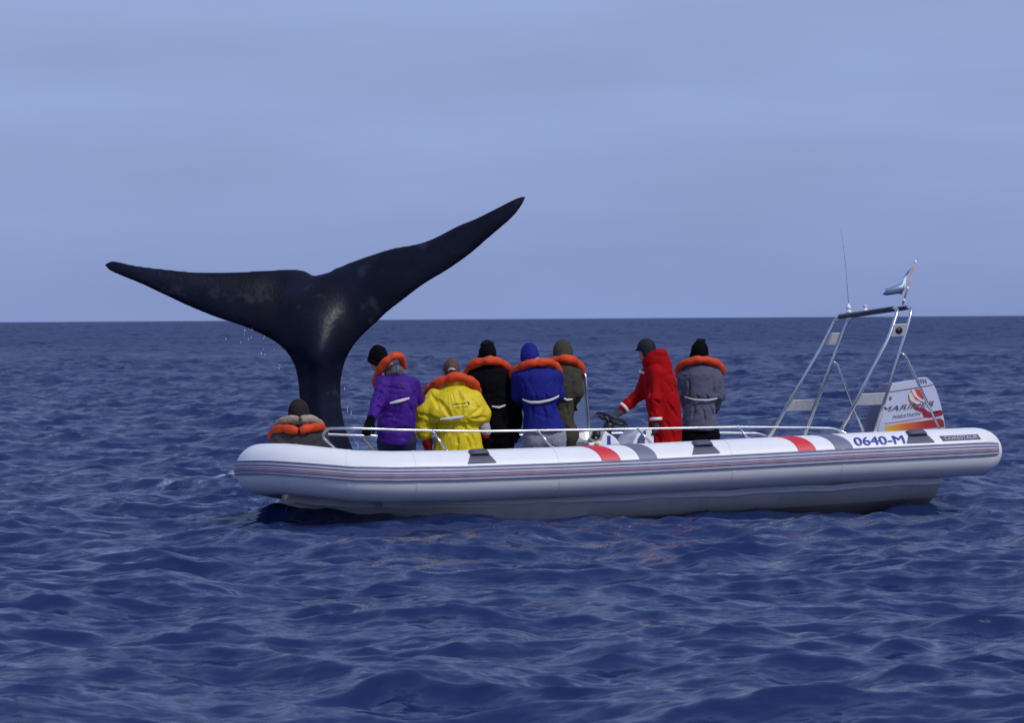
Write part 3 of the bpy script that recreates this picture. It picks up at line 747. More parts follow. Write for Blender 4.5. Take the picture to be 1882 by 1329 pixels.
# stainless radar arch
arch = pipe('radar_arch', bend([P(1542, 800, -.88), P(1634, 620, -.80), P(1652, 566, -.74), [P(1652, 566, -.74)[0], .74, P(1652, 566, -.74)[2]], [P(1634, 620, -.8)[0], .80, P(1634, 620, -.8)[2]], [P(1542, 800, -.88)[0], .88, P(1542, 800, -.88)[2]]], .10, 8), .020, M_steel, boat, 14)
pipe('arch_leg', bend([P(1608, 796, -.86), P(1668, 600, -.78), P(1677, 564, -.74), [P(1677, 564, -.74)[0], .74, P(1677, 564, -.74)[2]], [P(1668, 600, -.78)[0], .78, P(1668, 600, -.78)[2]], [P(1608, 796, -.86)[0], .86, P(1608, 796, -.86)[2]]], .10, 8), .018, M_steel, arch, 14)
fa, ra = P(1652, 566, -.74), P(1677, 564, -.74)
pipe('dark_crossbar', [[fa[0], -.62, fa[2]], [fa[0], .66, fa[2]]], .026, M_dark, arch, 12)  # darker, slightly thicker tube round each steel crossbar
pipe('dark_crossbar', [[ra[0], -.62, ra[2]], [ra[0], .66, ra[2]]], .024, M_dark, arch, 12)
def quad_plate(name, pix, v, mirror_it):
    pts = [P(x, y, v) for x, y in pix]
    if mirror_it: pts = mirror(pts)
    return prism(name, pts, (0, 1, 0), .012, M_plate, arch, .003)
up_ = [(1643, 596), (1668, 595), (1662, 618), (1632, 619)]; lo_ = [(1578, 724), (1628, 722), (1620, 744), (1567, 746)]
for s_ in (0, 1):
    quad_plate('arch_plate', up_, -.80 if not s_ else -.80, s_); quad_plate('arch_plate', lo_, -.845, s_)
    br = [P(1657, 650, -.82), P(1664, 654, -.82), P(1728, 792, -.88)]
    pipe('arch_brace', bend(mirror(br) if s_ else br, .03, 5), .014, M_steel, arch, 10)
c = P(1653, 607, -.812); pipe('speaker_hole', [c, c + [0, .006, 0]], .037, M_black, arch, 20)
for s_ in (-1, 1):
    for x, y, v in ((1542, 800, .88), (1608, 796, .86)):
        q = P(x, y, -v); ball('leg_foot', [q[0], s_ * v, q[2]], .034, M_white, arch, .5)
# lamps, whip aerial, flag
def lathe(name, c, prof, material, parent, seg=14):
    V = [np.asarray(c) + [r_ * math.cos(2 * math.pi * k / seg), r_ * math.sin(2 * math.pi * k / seg), z] for r_, z in prof for k in range(seg)]; F_ = []
    for i in range(len(prof) - 1):
        for k in range(seg): F_.append((i * seg + k, i * seg + (k + 1) % seg, (i + 1) * seg + (k + 1) % seg, (i + 1) * seg + k))
    F_.append(tuple(range(seg))[::-1]); F_.append(tuple((len(prof) - 1) * seg + k for k in range(seg)))
    return mesh_np(name, V, F_, material, parent)
ca = np.array([fa[0], 0, fa[2]])
va = .48; base = np.array([fa[0] + .02, va, fa[2] + .02])
lathe('aerial_base', base, [(.022, 0), (.030, .01), (.030, .03), (.016, .035), (.016, .045), (.026, .05), (.026, .075), (.012, .09), (.006, .11)], M_white, arch)
tip = P(1546, 420, va); b0 = base + [0, 0, .1]
pipe('whip_aerial', [b0, b0 + (tip - b0) * .5 + [.012, 0, 0], tip], [.0028, .0021, .0015], M_pad, arch, 6)
base2 = np.array([fa[0] + .06, .16, fa[2] + .02])
lathe('navigation_lamp', base2, [(.030, 0), (.030, .018), (.020, .022), (.020, .055), (.024, .058), (.024, .068), (.008, .072)], M_white, arch)
M_pole = mat('striped_pole', (.55, .33, .25), .5, .3, 9)
pb, pt_ = P(1659, 560, -.70), P(1683, 480, -.70)
pole = pipe('flag_pole', [pb, pb + (pt_ - pb) * .4, pt_], .011, M_pole, boat, 10)
for t in (0.10, .38, .98): ball('pole_band', pb + (pt_ - pb) * t, .016, M_white, pole, 1.4)
M_fb = mat('flag_blue', (.16, .24, .42), .8, .1, 20); M_fw = mat('flag_white', (.66, .70, .80), .8, .05, 20); M_fs = mat('flag_sun', (.45, .20, .10), .8, .1, 20)
def flag_pt(s, t):                               # s along the fly, t down the hoist
    top_ = np.array([(1676, 491), (1668, 504), (1658, 516), (1645, 525), (1629, 531)], float); bot = np.array([(1659, 541), (1652, 540), (1645, 541), (1637, 542), (1625, 543)], float)
    i = s * 4; k = min(int(i), 3); f = i - k
    a = top_[k] * (1 - f) + top_[k + 1] * f; b = bot[k] * (1 - f) + bot[k + 1] * f
    px = a * (1 - t) + b * t; q = P(px[0], px[1], -.70)
    q[1] += .05 * math.sin(s * 7 + t * 2.2) + .03 * math.sin(t * 6.5 + s * 3) - .015
    return q
NS, NT = 20, 15; V = [flag_pt(i / NS, j / NT) for i in range(NS + 1) for j in range(NT + 1)]; F_ = []; mi = []
for i in range(NS):
    for j in range(NT):
        a = i * (NT + 1) + j; F_.append((a, a + 1, a + NT + 2, a + NT + 1)); mi.append(1 if 4 <= j < 11 else 0)
flag = mesh_np('flag', V, F_, M_fb, pole); flag.data.materials.append(M_fw)
flag.data.polygons.foreach_set('material_index', np.array(mi, np.int32))
flag['label'] = 'blue and white striped flag with a small sun'
sm = flag.modifiers.new('cloth', 'SOLIDIFY'); sm.thickness = .003
sc_ = flag_pt(.42, .5); V = [sc_ + [0, -.02, 0]] + [flag_pt(.42 + .085 * math.cos(a), .5 + .11 * math.sin(a)) + [0, -.006, 0] for a in np.arange(12) * math.pi / 6]
V[0] = flag_pt(.42, .5) + [0, -.006, 0]
mesh_np('flag_sun', V, [(0, 1 + k, 1 + (k + 1) % 12) for k in range(12)], M_fs, flag)

# outboard motor
M_cowl = mat('silver_cowl', (.47, .48, .58), .32, .03, 3, coat=.3)
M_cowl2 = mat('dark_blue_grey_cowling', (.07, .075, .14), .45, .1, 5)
def cowl_poly(px): return [P(x, y, -.17) for x, y in px]
cp = cowl_poly([(1612, 799), (1614, 770), (1622, 742), (1631, 718), (1641, 705), (1684, 698), (1689, 694), (1706, 693), (1716, 703), (1722, 714), (1731, 745), (1737, 772), (1739, 790)])
cen = np.mean(cp, 0); V = []; F_ = []; sl_ = [(-.17, .955), (-.163, .978), (-.14, 1.0), (-.07, 1.01), (.07, 1.01), (.14, 1.0), (.163, .978), (.17, .955)]
cpd = []
for a, b in zip(cp, cp[1:] + cp[:1]): cpd += [a, a * .67 + b * .33, a * .33 + b * .67]
for v_, s_ in sl_:
    for p in cpd:
        q = cen + (p - cen) * s_; q = q.copy(); q[1] = v_ * (1 - .13 * np.clip((q[2] - cen[2]) / .3, 0, 1)); V.append(q)
n_ = len(cpd)
for i in range(len(sl_) - 1):
    for k in range(n_): F_.append((i * n_ + k, i * n_ + (k + 1) % n_, (i + 1) * n_ + (k + 1) % n_, (i + 1) * n_ + k))
F_.append(tuple(range(n_))[::-1]); F_.append(tuple((len(sl_) - 1) * n_ + k for k in range(n_)))
motor = mesh_np('outboard_motor', V, F_, M_cowl, boat, True)
md = motor.modifiers.new('edge', 'EDGE_SPLIT'); md.split_angle = R(38)
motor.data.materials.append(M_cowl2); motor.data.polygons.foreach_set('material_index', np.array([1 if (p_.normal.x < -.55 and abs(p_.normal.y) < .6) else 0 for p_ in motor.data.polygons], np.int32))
motor['label'] = 'silver outboard motor with a yellow to red stripe'
box('mounting_bracket', (3.20, 0, .52), (.22, .24, .62), M_cowl2, motor, .03)
box('midsection', (3.60, 0, .42), (.34, .26, .56), M_cowl2, motor, .05, taper=1.2)
box('drive_leg', (3.62, 0, -.02), (.24, .11, .62), M_black, motor, .03, taper=1.2)
prism('cavitation_plate', [(3.46, -.11, -.05), (3.85, -.10, -.05), (3.92, 0, -.05), (3.85, .10, -.05), (3.46, .11, -.05)], (0, 0, 1), .02, M_black, motor, .004)
lathe('gear_case', (3.64, 0, -.50), [(.03, 0), (.075, .05), (.08, .14), (.03, .22)], M_black, motor)
def face(x, y, lift=.004):                        # on the near cowl face
    q = P(x, y, -.17); q[1] = -.17 * (1 - .13 * np.clip((q[2] - cen[2]) / .3, 0, 1)) - lift
    return q
def decal(name, pix, material, lift=.004):
    V = [face(x, y, lift) for x, y in pix]
    return mesh_np(name, [np.mean(V, 0)] + V, [(0, 1 + k, 1 + (k + 1) % len(V)) for k in range(len(V))], material, motor, False)
def ramp_mat(name, a, b, cols):
    m = bpy.data.materials.new(name); m.use_nodes = True; nt = m.node_tree; bs = nt.nodes['Principled BSDF']; sset(bs, 'Roughness', .4)
    t = N(nt, 'ShaderNodeTexCoord'); s = N(nt, 'ShaderNodeSeparateXYZ'); nt.links.new(t.outputs['Object'], s.inputs[0])
    r_ = N(nt, 'ShaderNodeMapRange'); r_.inputs[1].default_value = a; r_.inputs[2].default_value = b; nt.links.new(s.outputs[0], r_.inputs[0])
    c = N(nt, 'ShaderNodeValToRGB'); nt.links.new(r_.outputs[0], c.inputs[0]); nt.links.new(c.outputs[0], bs.inputs[0])
    c.color_ramp.elements[0].color = cols[0] + (1,); c.color_ramp.elements[1].color = cols[-1] + (1,)
    for i, k in enumerate(cols[1:-1]): c.color_ramp.elements.new((i + 1) / (len(cols) - 1)).color = k + (1,)
    return m
ua, ub = P(1627, 785, -.17)[0], P(1737, 778, -.17)[0]
M_st = ramp_mat('printed_stripe', ua, ub, [(.62, .40, .01), (.60, .12, .01), (.36, .018, .012), (.28, .008, .015)])
decal('cowl_stripe', [(1627, 783), (1660, 778.5), (1700, 773.5), (1718, 770.5), (1728, 769), (1734, 774), (1735.5, 785), (1700, 788), (1660, 791), (1628, 793.5)], M_st)
M_l1 = mat('pale_red_line', (.50, .16, .15), .5)
decal('cowl_line', [(1626, 778), (1660, 773.5), (1698, 767), (1698, 768.5), (1660, 775), (1626, 779.5)], M_l1)
M_lo = ramp_mat('printed_flame', P(1669, 730, -.17)[0], P(1700, 730, -.17)[0], [(.62, .30, .05), (.58, .05, .01), (.36, .006, .015)])
M_lr = mat('dark_red_print', (.25, .008, .018), .45, .1)
M_sil = mat('silver_print', (.60, .56, .60), .4, .05)
lc = (1684, 730); ring_ = [(lc[0] + 13.5 * math.cos(a), lc[1] + 15 * math.sin(a)) for a in np.arange(24) * math.pi / 12]
decal('emblem', ring_, M_lo, .004)
decal('emblem', [(1675, 745), (1684, 749), (1698, 750), (1706, 757), (1712, 764), (1716, 757), (1722, 760), (1728, 754), (1733, 756), (1732, 763), (1722, 766), (1708, 768), (1698, 767), (1694, 757), (1683, 753)], M_lr, .0045)
for pts in ([(1675, 716), (1679, 727), (1689, 736), (1697, 739), (1697, 736), (1690, 732), (1683, 724), (1680, 715)], [(1670, 724), (1673, 736), (1684, 743), (1694, 743), (1694, 740), (1685, 739), (1677, 733), (1674, 722)]):
    decal('emblem_flash', pts, M_sil, .007)
def cowl_text(s, x0, y0, x1, y1, hpx, material, shear):
    V, F_ = text_vf(s, 1.0, .0, shear); V[:, 0] /= V[:, 0].max(); V[:, 1] /= V[:, 1].max()
    return mesh_np('cowl_lettering', [face(x0 + (x1 - x0) * a, y0 + (y1 - y0) * a - hpx * b, .008) for a, b, _ in V], F_, material, motor, False)
M_ltr = mat('charcoal_print', (.05, .05, .07), .5)
cowl_text('MARINER', 1619, 758, 1716, 746, 9, M_ltr, .35)
cowl_text('MARATHON', 1640, 770, 1692, 763, 6, M_ltr, .35)
for k in range(4):
    x = 1687.5 + k * 4.2
    decal('vent_slot', [(x, 696.5), (x + 2, 696.2), (x + 4.2, 704.5), (x + 2.2, 705)], M_pad)
decal('cowl_seam', [(1634, 720), (1660, 716), (1688, 711.5), (1716, 706.5), (1716, 707.7), (1688, 712.7), (1660, 717.2), (1634, 721.2)], M_pad)
decal('cowl_latch', [(1635, 729), (1638, 729), (1639, 732), (1638, 735), (1635, 735), (1634, 732)], M_pad)

# steering console with wheel, windscreen, gauge
console = prism('steering_console', [P(1086, 816, -.12) * [1, 1, 0] + [0, 0, DECK], P(1146, 820, -.12) * [1, 1, 0] + [0, 0, DECK], P(1143, 820, -.12), P(1132, 805, -.12), P(1113, 792, -.12), P(1108, 800, -.12), P(1104, 812, -.12), P(1082, 814, -.12)], (0, 1, 0), .72, M_white, boat, .015)
decal_b = mesh_np('console_stripe', [P(1116, 801, -.124), P(1122, 801, -.124), P(1123, 822, -.124), P(1116, 822, -.124)], [(0, 1, 2, 3)], M_blue, console, False)
hubc = P(1119, 779, .14); ax = np.array([.42, 0, .91]); e1 = np.array([.91, 0, -.42]); e2 = np.array([0, 1.0, 0])
rimc = P(1124, 771, .14)
rim = pipe('steering_wheel', [rimc + .165 * (e1 * math.cos(a) + e2 * math.sin(a)) for a in np.arange(36) * math.pi / 18], .016, M_black, console, 10, 0, True)
lathe('wheel_hub', hubc - [0, 0, .02], [(.055, -.05), (.06, 0), (.05, .03), (.02, .04)], M_black, console)
for a in (R(90), R(210), R(330)):
    pipe('wheel_spoke', [hubc, rimc + .162 * (e1 * math.cos(a) + e2 * math.sin(a))], .011, M_black, console, 8)
pipe('steering_column', [hubc, P(1116, 806, .14)], .04, M_black, console, 12)
g0 = P(1091, 797, -.10); pipe('gauge_pod', [g0, g0 + [.045, 0, -.025], g0 + [.06, 0, -.03]], [.060, .055, .040], M_black, console, 16)
ball('yellow_knob', P(1095, 804, -.13), .020, mat('yellow_plastic', (.70, .50, .14), .5), console)
ball('yellow_buoy', P(1097, 816, -.12), .030, mat('pale_yellow_foam', (.62, .55, .22), .7), console, .55)
box('instrument_box', P(1068, 812, .2), (.32, .40, .26), M_plate, console, .14)
# windscreen across the console in a bent steel frame
wA, wB = P(1084, 818, .06), P(1074, 681, .06)
fr = [wA, wB + [.012, 0, -.06], wB + [0, .04, 0], [wB[0], .80, wB[2]], [wA[0], .82, wA[2]]]
frame = pipe('windscreen_frame', bend(fr, .05, 6), .015, M_steel, boat, 12)
M_acr = bpy.data.materials.new('clouded_acrylic'); M_acr.use_nodes = True
bs = M_acr.node_tree.nodes['Principled BSDF']; sset(bs, 'Base Color', (.80, .87, .96, 1)); sset(bs, 'Roughness', .35); sset(bs, 'Transmission Weight', .82); sset(bs, 'IOR', 1.15)
_n = N(M_acr.node_tree, 'ShaderNodeTexNoise'); _n.inputs['Scale'].default_value = 7
_r = N(M_acr.node_tree, 'ShaderNodeMapRange'); _r.inputs[3].default_value = .22; _r.inputs[4].default_value = .42
M_acr.node_tree.links.new(_n.outputs[0], _r.inputs[0]); M_acr.node_tree.links.new(_r.outputs[0], bs.inputs['Roughness'])
prism('windscreen', [[wA[0] - .004, .08, wA[2] - .15], [wB[0] - .004, .08, wB[2] - .03], [wB[0] - .004, .785, wB[2] - .03], [wA[0] - .004, .80, wA[2] - .15]], (1, 0, 0), .006, M_acr, frame)
# helm seat
seat = prism('helm_seat', [P(1161, 822, -.26) * [1, 1, 0] + [0, 0, DECK], P(1204, 822, -.26) * [1, 1, 0] + [0, 0, DECK], P(1202, 800, -.26), P(1197, 787, -.26), P(1184, 786, -.26), P(1170, 800, -.26), P(1162, 818, -.26)], (0, 1, 0), .50, M_white, boat, .02)
prism('seat_pad', [P(1170, 822, -.268), P(1173, 806, -.268), P(1183, 792, -.268), P(1188, 791, -.268), P(1186, 806, -.268), P(1184, 822, -.268)], (0, 1, 0), .004, M_cowl2, seat)

# ------------------------------------------------------------------ people
def cloth(name, col, rough=.8, var=.12, bump=.25, bs=45, spec=.2, fold=.10):
    m = mat(name, col, rough, var, 7, bump=bump, bscale=bs, spec=spec); nt = m.node_tree     # plus fine creases
    b = nt.nodes['Principled BSDF']; old = b.inputs['Normal'].links[0].from_node; t = N(nt, 'ShaderNodeTexCoord')
    n = N(nt, 'ShaderNodeTexNoise'); n.inputs['Scale'].default_value = 4.5; n.inputs['Detail'].default_value = 2; n.inputs['Distortion'].default_value = 1.2
    mp_ = N(nt, 'ShaderNodeMapping'); mp_.inputs['Scale'].default_value = (1.3, 1, .7); mp_.inputs['Rotation'].default_value = (0, .5, 0)
    nt.links.new(t.outputs['Object'], mp_.inputs[0]); nt.links.new(mp_.outputs[0], n.inputs[0])
    r = N(nt, 'ShaderNodeValToRGB'); r.color_ramp.elements[0].position = .40; r.color_ramp.elements[1].position = .60
    for q in (0, 1): r.color_ramp.elements[q].color = (1, 1, 1, 1)
    r.color_ramp.elements.new(.5).color = (0, 0, 0, 1)
    nt.links.new(n.outputs[0], r.inputs[0])
    bp = N(nt, 'ShaderNodeBump'); bp.inputs['Strength'].default_value = fold; bp.inputs['Distance'].default_value = .015
    nt.links.new(r.outputs[0], bp.inputs['Height']); nt.links.new(old.outputs[0], bp.inputs['Normal']); nt.links.new(bp.outputs[0], b.inputs['Normal'])
    return m
M_skin = mat('skin', (.42, .22, .15), .55, .08, 12)
M_or = cloth('orange_vest_fabric', (.62, .062, .014), .65, .12, .35, 30)
M_strap = cloth('white_strap', (.66, .62, .56), .7, .08)
M_blk = cloth('black_fabric', (.0035, .0035, .005), .9, .2, spec=.08)
M_boot = mat('black_boot', (.012, .012, .012), .5, .2)

class Person:
    def __init__(s, label, px, py, v, group='people standing in the boat'):
        q = P(px, py, v); q[2] = DECK + .004; s.o = BW(q); s.root = empty('person', s.o); tag(s.root, label, 'person', group)
        s.body = []                                # (kind, args) for the body field
        s.scale = FPX / s.o[1]
    def J(s, px, py, dy=0.0): return atY(px, py, s.o[1] + dy) - s.o
    def rows(s, data):                             # (py, pxL, pxR, half depth, dy) -> torso slices
        out = []
        for py, l, r_, b, dy in data:
            a, c = s.J(l, py, dy), s.J(r_, py, dy); m = (a + c) / 2; out.append((m[2], m[0], m[1], (c[0] - a[0]) / 2, b))
        return sorted(out)
    def chain(s, data): return [tuple(s.J(x, y, dy)) + (r_,) for x, y, dy, r_ in data]
    def garment(s, name, material, stacks=(), chains=(), h=.012, folds=(.010, (9, 9, 16)), seed=0, k=.035, extra=None, pw=2.3):
        pts = []
        for st_ in stacks:
            for z, cx, cy, a, b in st_: pts += [(cx - a, cy - b, z), (cx + a, cy + b, z)]
        for ch_ in chains:
            for x, y, z, r_ in ch_: pts += [(x - r_, y - r_, z - r_), (x + r_, y + r_, z + r_)]
        pts = np.array(pts); f = Field(pts.min(0) - .04, pts.max(0) + .04, h)
        for st_ in stacks: f.stack(st_, 0.0 if st_ is stacks[0] else k, pw=pw)
        for ch_ in chains: f.chain(ch_, k)
        if extra: extra(f)
        if folds: f.noise(folds[0], folds[1], seed, folds[2] if len(folds) > 2 else 0.9)
        return f.mesh(name, material, s.root)
    def make_body(s, torso, arms, legs, head, fwd, neck, hands=True, scale=1.0):
        """one continuous figure: head with face, neck, trunk, limbs"""
        hd = np.asarray(head, float); f2 = np.asarray(fwd, float) / np.hypot(*fwd); F3 = np.array([f2[0], f2[1], 0]); S3 = np.array([f2[1], -f2[0], 0])
        allp = [hd + .16, hd - .16] + [np.array(p[:3]) for c in list(arms) + list(legs) for p in c]
        for z, cx, cy, a, b in torso: allp += [np.array((cx - a, cy - b, z)), np.array((cx + a, cy + b, z))]
        allp = np.array(allp); f = Field(allp.min(0) - .13, allp.max(0) + .13, .0125)
        f.ell(hd + [0, 0, .02], (.074, .094, .102), f2, 0)
        f.ell(hd + F3 * .022 - [0, 0, .055], (.056, .066, .070), f2, .03)               # jaw
        f.cone(hd + F3 * .088 - [0, 0, .00], hd + F3 * .108 - [0, 0, .028], .010, .014, .012)   # nose
        f.ell(hd + F3 * .086 - [0, 0, .062], (.024, .012, .009), f2, .008)               # mouth
        for e_ in (-1, 1):
            f.ell(hd + S3 * .076 * e_ - [0, 0, .012] - F3 * .005, (.013, .024, .034), f2, .008)  # ear
            f.ell(hd + S3 * .031 * e_ + F3 * .080 + [0, 0, .012], (.014, .012, .010), f2, .004)  # eye
        f.cone(hd - [0, 0, .05] - F3 * .015, neck, .056, .068, .03)
        f.stack(torso, .04, shrink=.075)
        for a in arms: f.chain([(p[0], p[1], p[2], max(p[3] - .048, .020)) for p in a], .03)
        for l in legs: f.chain([(p[0], p[1], p[2], max(p[3] - .016, .035)) for p in l], .03)
        for a in arms:                               # palm
            w_ = np.array(a[-1][:3]); f.cone(w_, w_ + (w_ - np.array(a[-2][:3])) / np.linalg.norm(w_ - np.array(a[-2][:3])) * .06, .024, .024, .015)
        return f.mesh('body', M_skin, s.root)
    def head_cover(s, name, material, head, fwd, kind, tilt=0.0, h=.008, seed=0, size=1.0, offz=0.0):
        hd = np.asarray(head, float) + [0, 0, offz]; f2 = np.asarray(fwd, float) / np.hypot(*fwd); F3 = np.array([f2[0], f2[1], 0])
        f = Field(hd - .26, hd + .26, h)
        if kind == 'beanie':
            f.ell(hd + [0, 0, .028], (.090 * size, .110 * size, .122 * size), f2, 0, cutter=lambda A, B, Z: (-.055 + B * .35) - Z)
            f.noise(.004, (22, 22, 40), seed)
            ring = [hd + np.array([0, 0, -.022]) + S for S in [(.084 * size) * math.cos(a) * np.array([f2[1], -f2[0], 0]) + (.104 * size) * math.sin(a) * F3 + np.array([0, 0, .036 * math.sin(a)]) for a in np.arange(25) * math.pi / 12]]
            for a, b in zip(ring[:-1], ring[1:]): f.cone(a, b, .018, .018, .01)
        elif kind == 'hood':
            f.ell(hd + [0, 0, .022], (.096 * size, .116 * size, .132 * size), f2, 0, tilt)
            f.cone(hd - F3 * .03 - [0, 0, .02], hd - F3 * .03 - [0, 0, .15], .092 * size, .108 * size, .05)
            sl, X = f.sub(hd - .3, hd + .3, 0); q = X - (hd + F3 * .13 - [0, 0, .03])
            f.F[sl] = np.maximum(f.F[sl], .075 - np.linalg.norm(q / [1, 1, 1.5], axis=-1))
            f.noise(.006, (10, 10, 14), seed)
        elif kind == 'cap':
            f.ell(hd + [0, 0, .022], (.092, .110, .112), f2, 0, cutter=lambda A, B, Z: (-.03 + B * .25) - Z)
            f.ell(hd + F3 * .100 + [0, 0, .012], (.066, .062, .011), f2, .015, tilt=-.18)
            f.ell(hd - F3 * .05 - [0, 0, .035], (.074, .050, .050), f2, .02)
            f.noise(.002, (12, 12, 20), seed)
        elif kind == 'hair':
            f.ell(hd + [0, 0, .026], (.088, .106, .116), f2, 0, cutter=lambda A, B, Z: (-.10 + (B + .02) * 1.5) - Z)
            f.noise(.010, (26, 26, 9), seed)
        return f.mesh(name, material, s.root)
    def collar(s, pix, rad=.047, seed=0, n=7):
        pts = catmull(np.array([s.J(x, y, dy) for x, y, dy in pix]), n); m = len(pts)
        L = np.concatenate([[0], np.cumsum(np.linalg.norm(np.diff(pts, axis=0), axis=1))]); tt = L / L[-1]
        r_ = rad * (.97 - .20 * np.abs(np.sin(L * 15 + seed)) ** 14 - .05 * np.sin(L * 11 + seed)) * (1 - .35 * np.clip((np.abs(tt - .5) - .42) / .08, 0, 1))
        V, F_ = sweep_vf(pts, r_, 14); V = np.array(V)
        V += .013 * (np.stack([vnoise(V * 16, seed), vnoise(V * 16, seed + 1), vnoise(V * 16, seed + 2)], 1) - .5)
        return mesh_np('life_vest_collar', V, F_, M_or, s.root)
    def strap(s, rows, py_pts, a0, a1, hgt=.035, off=.012, material=None, name='belt'):
        """a strap following the torso between two angles (0 = right, 90 = towards us)"""
        Rw = np.array(rows); V = []; F_ = []; n = 26
        xs = np.linspace(a0, a1, n)
        for i, a in enumerate(xs):
            t = i / (n - 1); py = np.interp(t, np.linspace(0, 1, len(py_pts)), py_pts); z = s.J(0, py, -.15)[2]
            cx, cy, A, B = [np.interp(z, Rw[:, 0], Rw[:, k]) for k in (1, 2, 3, 4)]
            ca, sa = math.cos(R(a)), math.sin(R(a)); g = 1 / (abs(ca) ** 2.3 + abs(sa) ** 2.3) ** (1 / 2.3)
            hh = hgt * (.55 + .45 * math.sin(math.pi * min(max(t, .08), .92)))
            for dz, of in ((-hh / 2, off - .006), (-hh / 2, off), (hh / 2, off), (hh / 2, off - .006)):
                V.append((cx + (A + of) * g * ca, cy - (B + of) * g * sa, z + dz))
        for i in range(n - 1):
            for k in range(3): F_.append((i * 4 + k, i * 4 + k + 1, i * 4 + k + 5, i * 4 + k + 4))
        return mesh_np(name, V, F_, material or M_strap, s.root, True)
    def legs(s, hipL, hipR, r_hip, material, seed=0, splay=.03, knee_fwd=.03):
        out = []
        for hp, sg in ((hipL, -1), (hipR, 1)):
            hp = np.asarray(hp, float); x, y = hp[0] + sg * splay, hp[1]
            out.append([tuple(hp) + (r_hip,), (hp[0] + sg * splay * .5, y + knee_fwd, hp[2] * .53 + .03, r_hip * .74), (x, y - .01, .13, r_hip * .56)])
        hL_, hR_ = np.asarray(hipL, float), np.asarray(hipR, float); seat_ = [tuple(hL_ + [.02, .0, .06]) + (.125,), tuple(hR_ + [-.02, .0, .06]) + (.125,)]
        s.garment('trousers', material, (), out + [seat_, [tuple(hL_ + [.03, 0, .0]) + (.12,), tuple(hR_ + [-.03, 0, 0]) + (.12,)]], .013, (.008, (8, 8, 14)), seed, .05)
        for l in out:
            a = np.array(l[-1][:3]); f = Field(a - [.1, .16, .16], a + [.1, .3, .06], .011)
            f.cone([a[0], a[1], .105], [a[0], a[1], .06], .056, .056, 0); f.cone([a[0], a[1] - .02, .048], [a[0], a[1] + .15, .042], .048, .042, .03)
            f.F = np.maximum(f.F, (0.0 - f.ax[2])[None, None, :].astype(np.float32)); f.mesh('boot', M_boot, s.root)
        return out
    def glove(s, wrist, direction, grip, material, size=1.0, thumb=1, curl=1.0, name='glove'):
        """five bent fingers: palm along direction, fingers curling towards grip"""
        w_ = np.asarray(wrist, float); d = np.asarray(direction, float); d /= np.linalg.norm(d); g_ = np.asarray(grip, float); g_ -= d * (g_ @ d); g_ /= np.linalg.norm(g_); sd_ = np.cross(d, g_)
        f = Field(w_ - .20, w_ + .20, .0055)
        f.cone(w_ - d * .03, w_ + d * .02, .038 * size, .032 * size, 0)
        for k in np.linspace(-.028, .028, 4): f.cone(w_ + d * .015 + sd_ * k * .8, w_ + d * .088 * size + sd_ * k, .020 * size, .017 * size, .015)
        for k, ln in zip((-.031, -.011, .010, .030), (.066, .076, .072, .056)):
            a = w_ + d * .090 * size + sd_ * k * size; ln *= size
            b = a + (d * math.cos(.7 * curl) + g_ * math.sin(.7 * curl)) * ln * .46; c = b + (d * math.cos(1.7 * curl) + g_ * math.sin(1.7 * curl)) * ln * .34
            e_ = c + (d * math.cos(2.5 * curl) + g_ * math.sin(2.5 * curl)) * ln * .28
            f.cone(a, b, .0125 * size, .0115 * size, .006); f.cone(b, c, .0115 * size, .0105 * size, .004); f.cone(c, e_, .0105 * size, .0095 * size, .004)
        a = w_ + d * .028 + sd_ * .032 * thumb; b = a + (d * .6 + sd_ * thumb * .6 + g_ * .5) * .045 * size; c = b + (d * .6 - sd_ * thumb * .1 + g_ * .75) * .036 * size
        f.cone(a, b, .017 * size, .014 * size, .012); f.cone(b, c, .014 * size, .011 * size, .005)
        return f.mesh(name, material, s.root)

def standing(label, px, v, jacket, jmat, arms, head, fwd, collar, legs_px, leg_mat, leg_r=.10, seed=0, folds=(.010, (9, 9, 16)), tilt=0, crad=.047, pw=2.3, glove_mat=None, gloves=None, knee_fwd=.03, grooves=(), group='people standing in the boat'):
    p = Person(label, px, 815, v, group)
    rows = p.rows(jacket); ch = [p.chain(a) for a in arms]; hd = p.J(*head)
    neck = np.array([rows[-1][1], rows[-1][2], rows[-1][0] + .0])
    def cut(f):
        for x0, y0, x1, y1, r_ in grooves:
            a, b = p.J(x0, y0, -.15), p.J(x1, y1, -.15); f.groove(a[0], a[2], b[0], b[2], r_)
    p.garment('jacket', jmat, (rows,), ch, .010, folds, seed, .035, pw=pw, extra=cut if grooves else None)
    hL, hR = p.J(*legs_px[0]), p.J(*legs_px[1]); lg = p.legs(hL, hR, leg_r, leg_mat, seed, knee_fwd=knee_fwd)
    low = [(min(hL[2], rows[0][0]) - .03, (hL[0] + hR[0]) / 2, (hL[1] + hR[1]) / 2, .11, .10), (min(hL[2], rows[0][0]) + .03, (hL[0] + hR[0]) / 2, (hL[1] + hR[1]) / 2, .12, .11)]
    p.make_body(low + rows, ch, lg, hd, fwd, neck)
    for a in ch:
        w_ = np.array(a[-1][:3]); d = w_ - np.array(a[-2][:3]); d /= np.linalg.norm(d)
        if gloves is None: p.glove(w_ + d * .03, d, (0, .5, 1), glove_mat or M_blk, curl=.7)
    p.collar(collar, crad, seed) if collar else None
    p.rows_ = rows; p.hd = hd; p.ch = ch; p.fwd = fwd
    return p

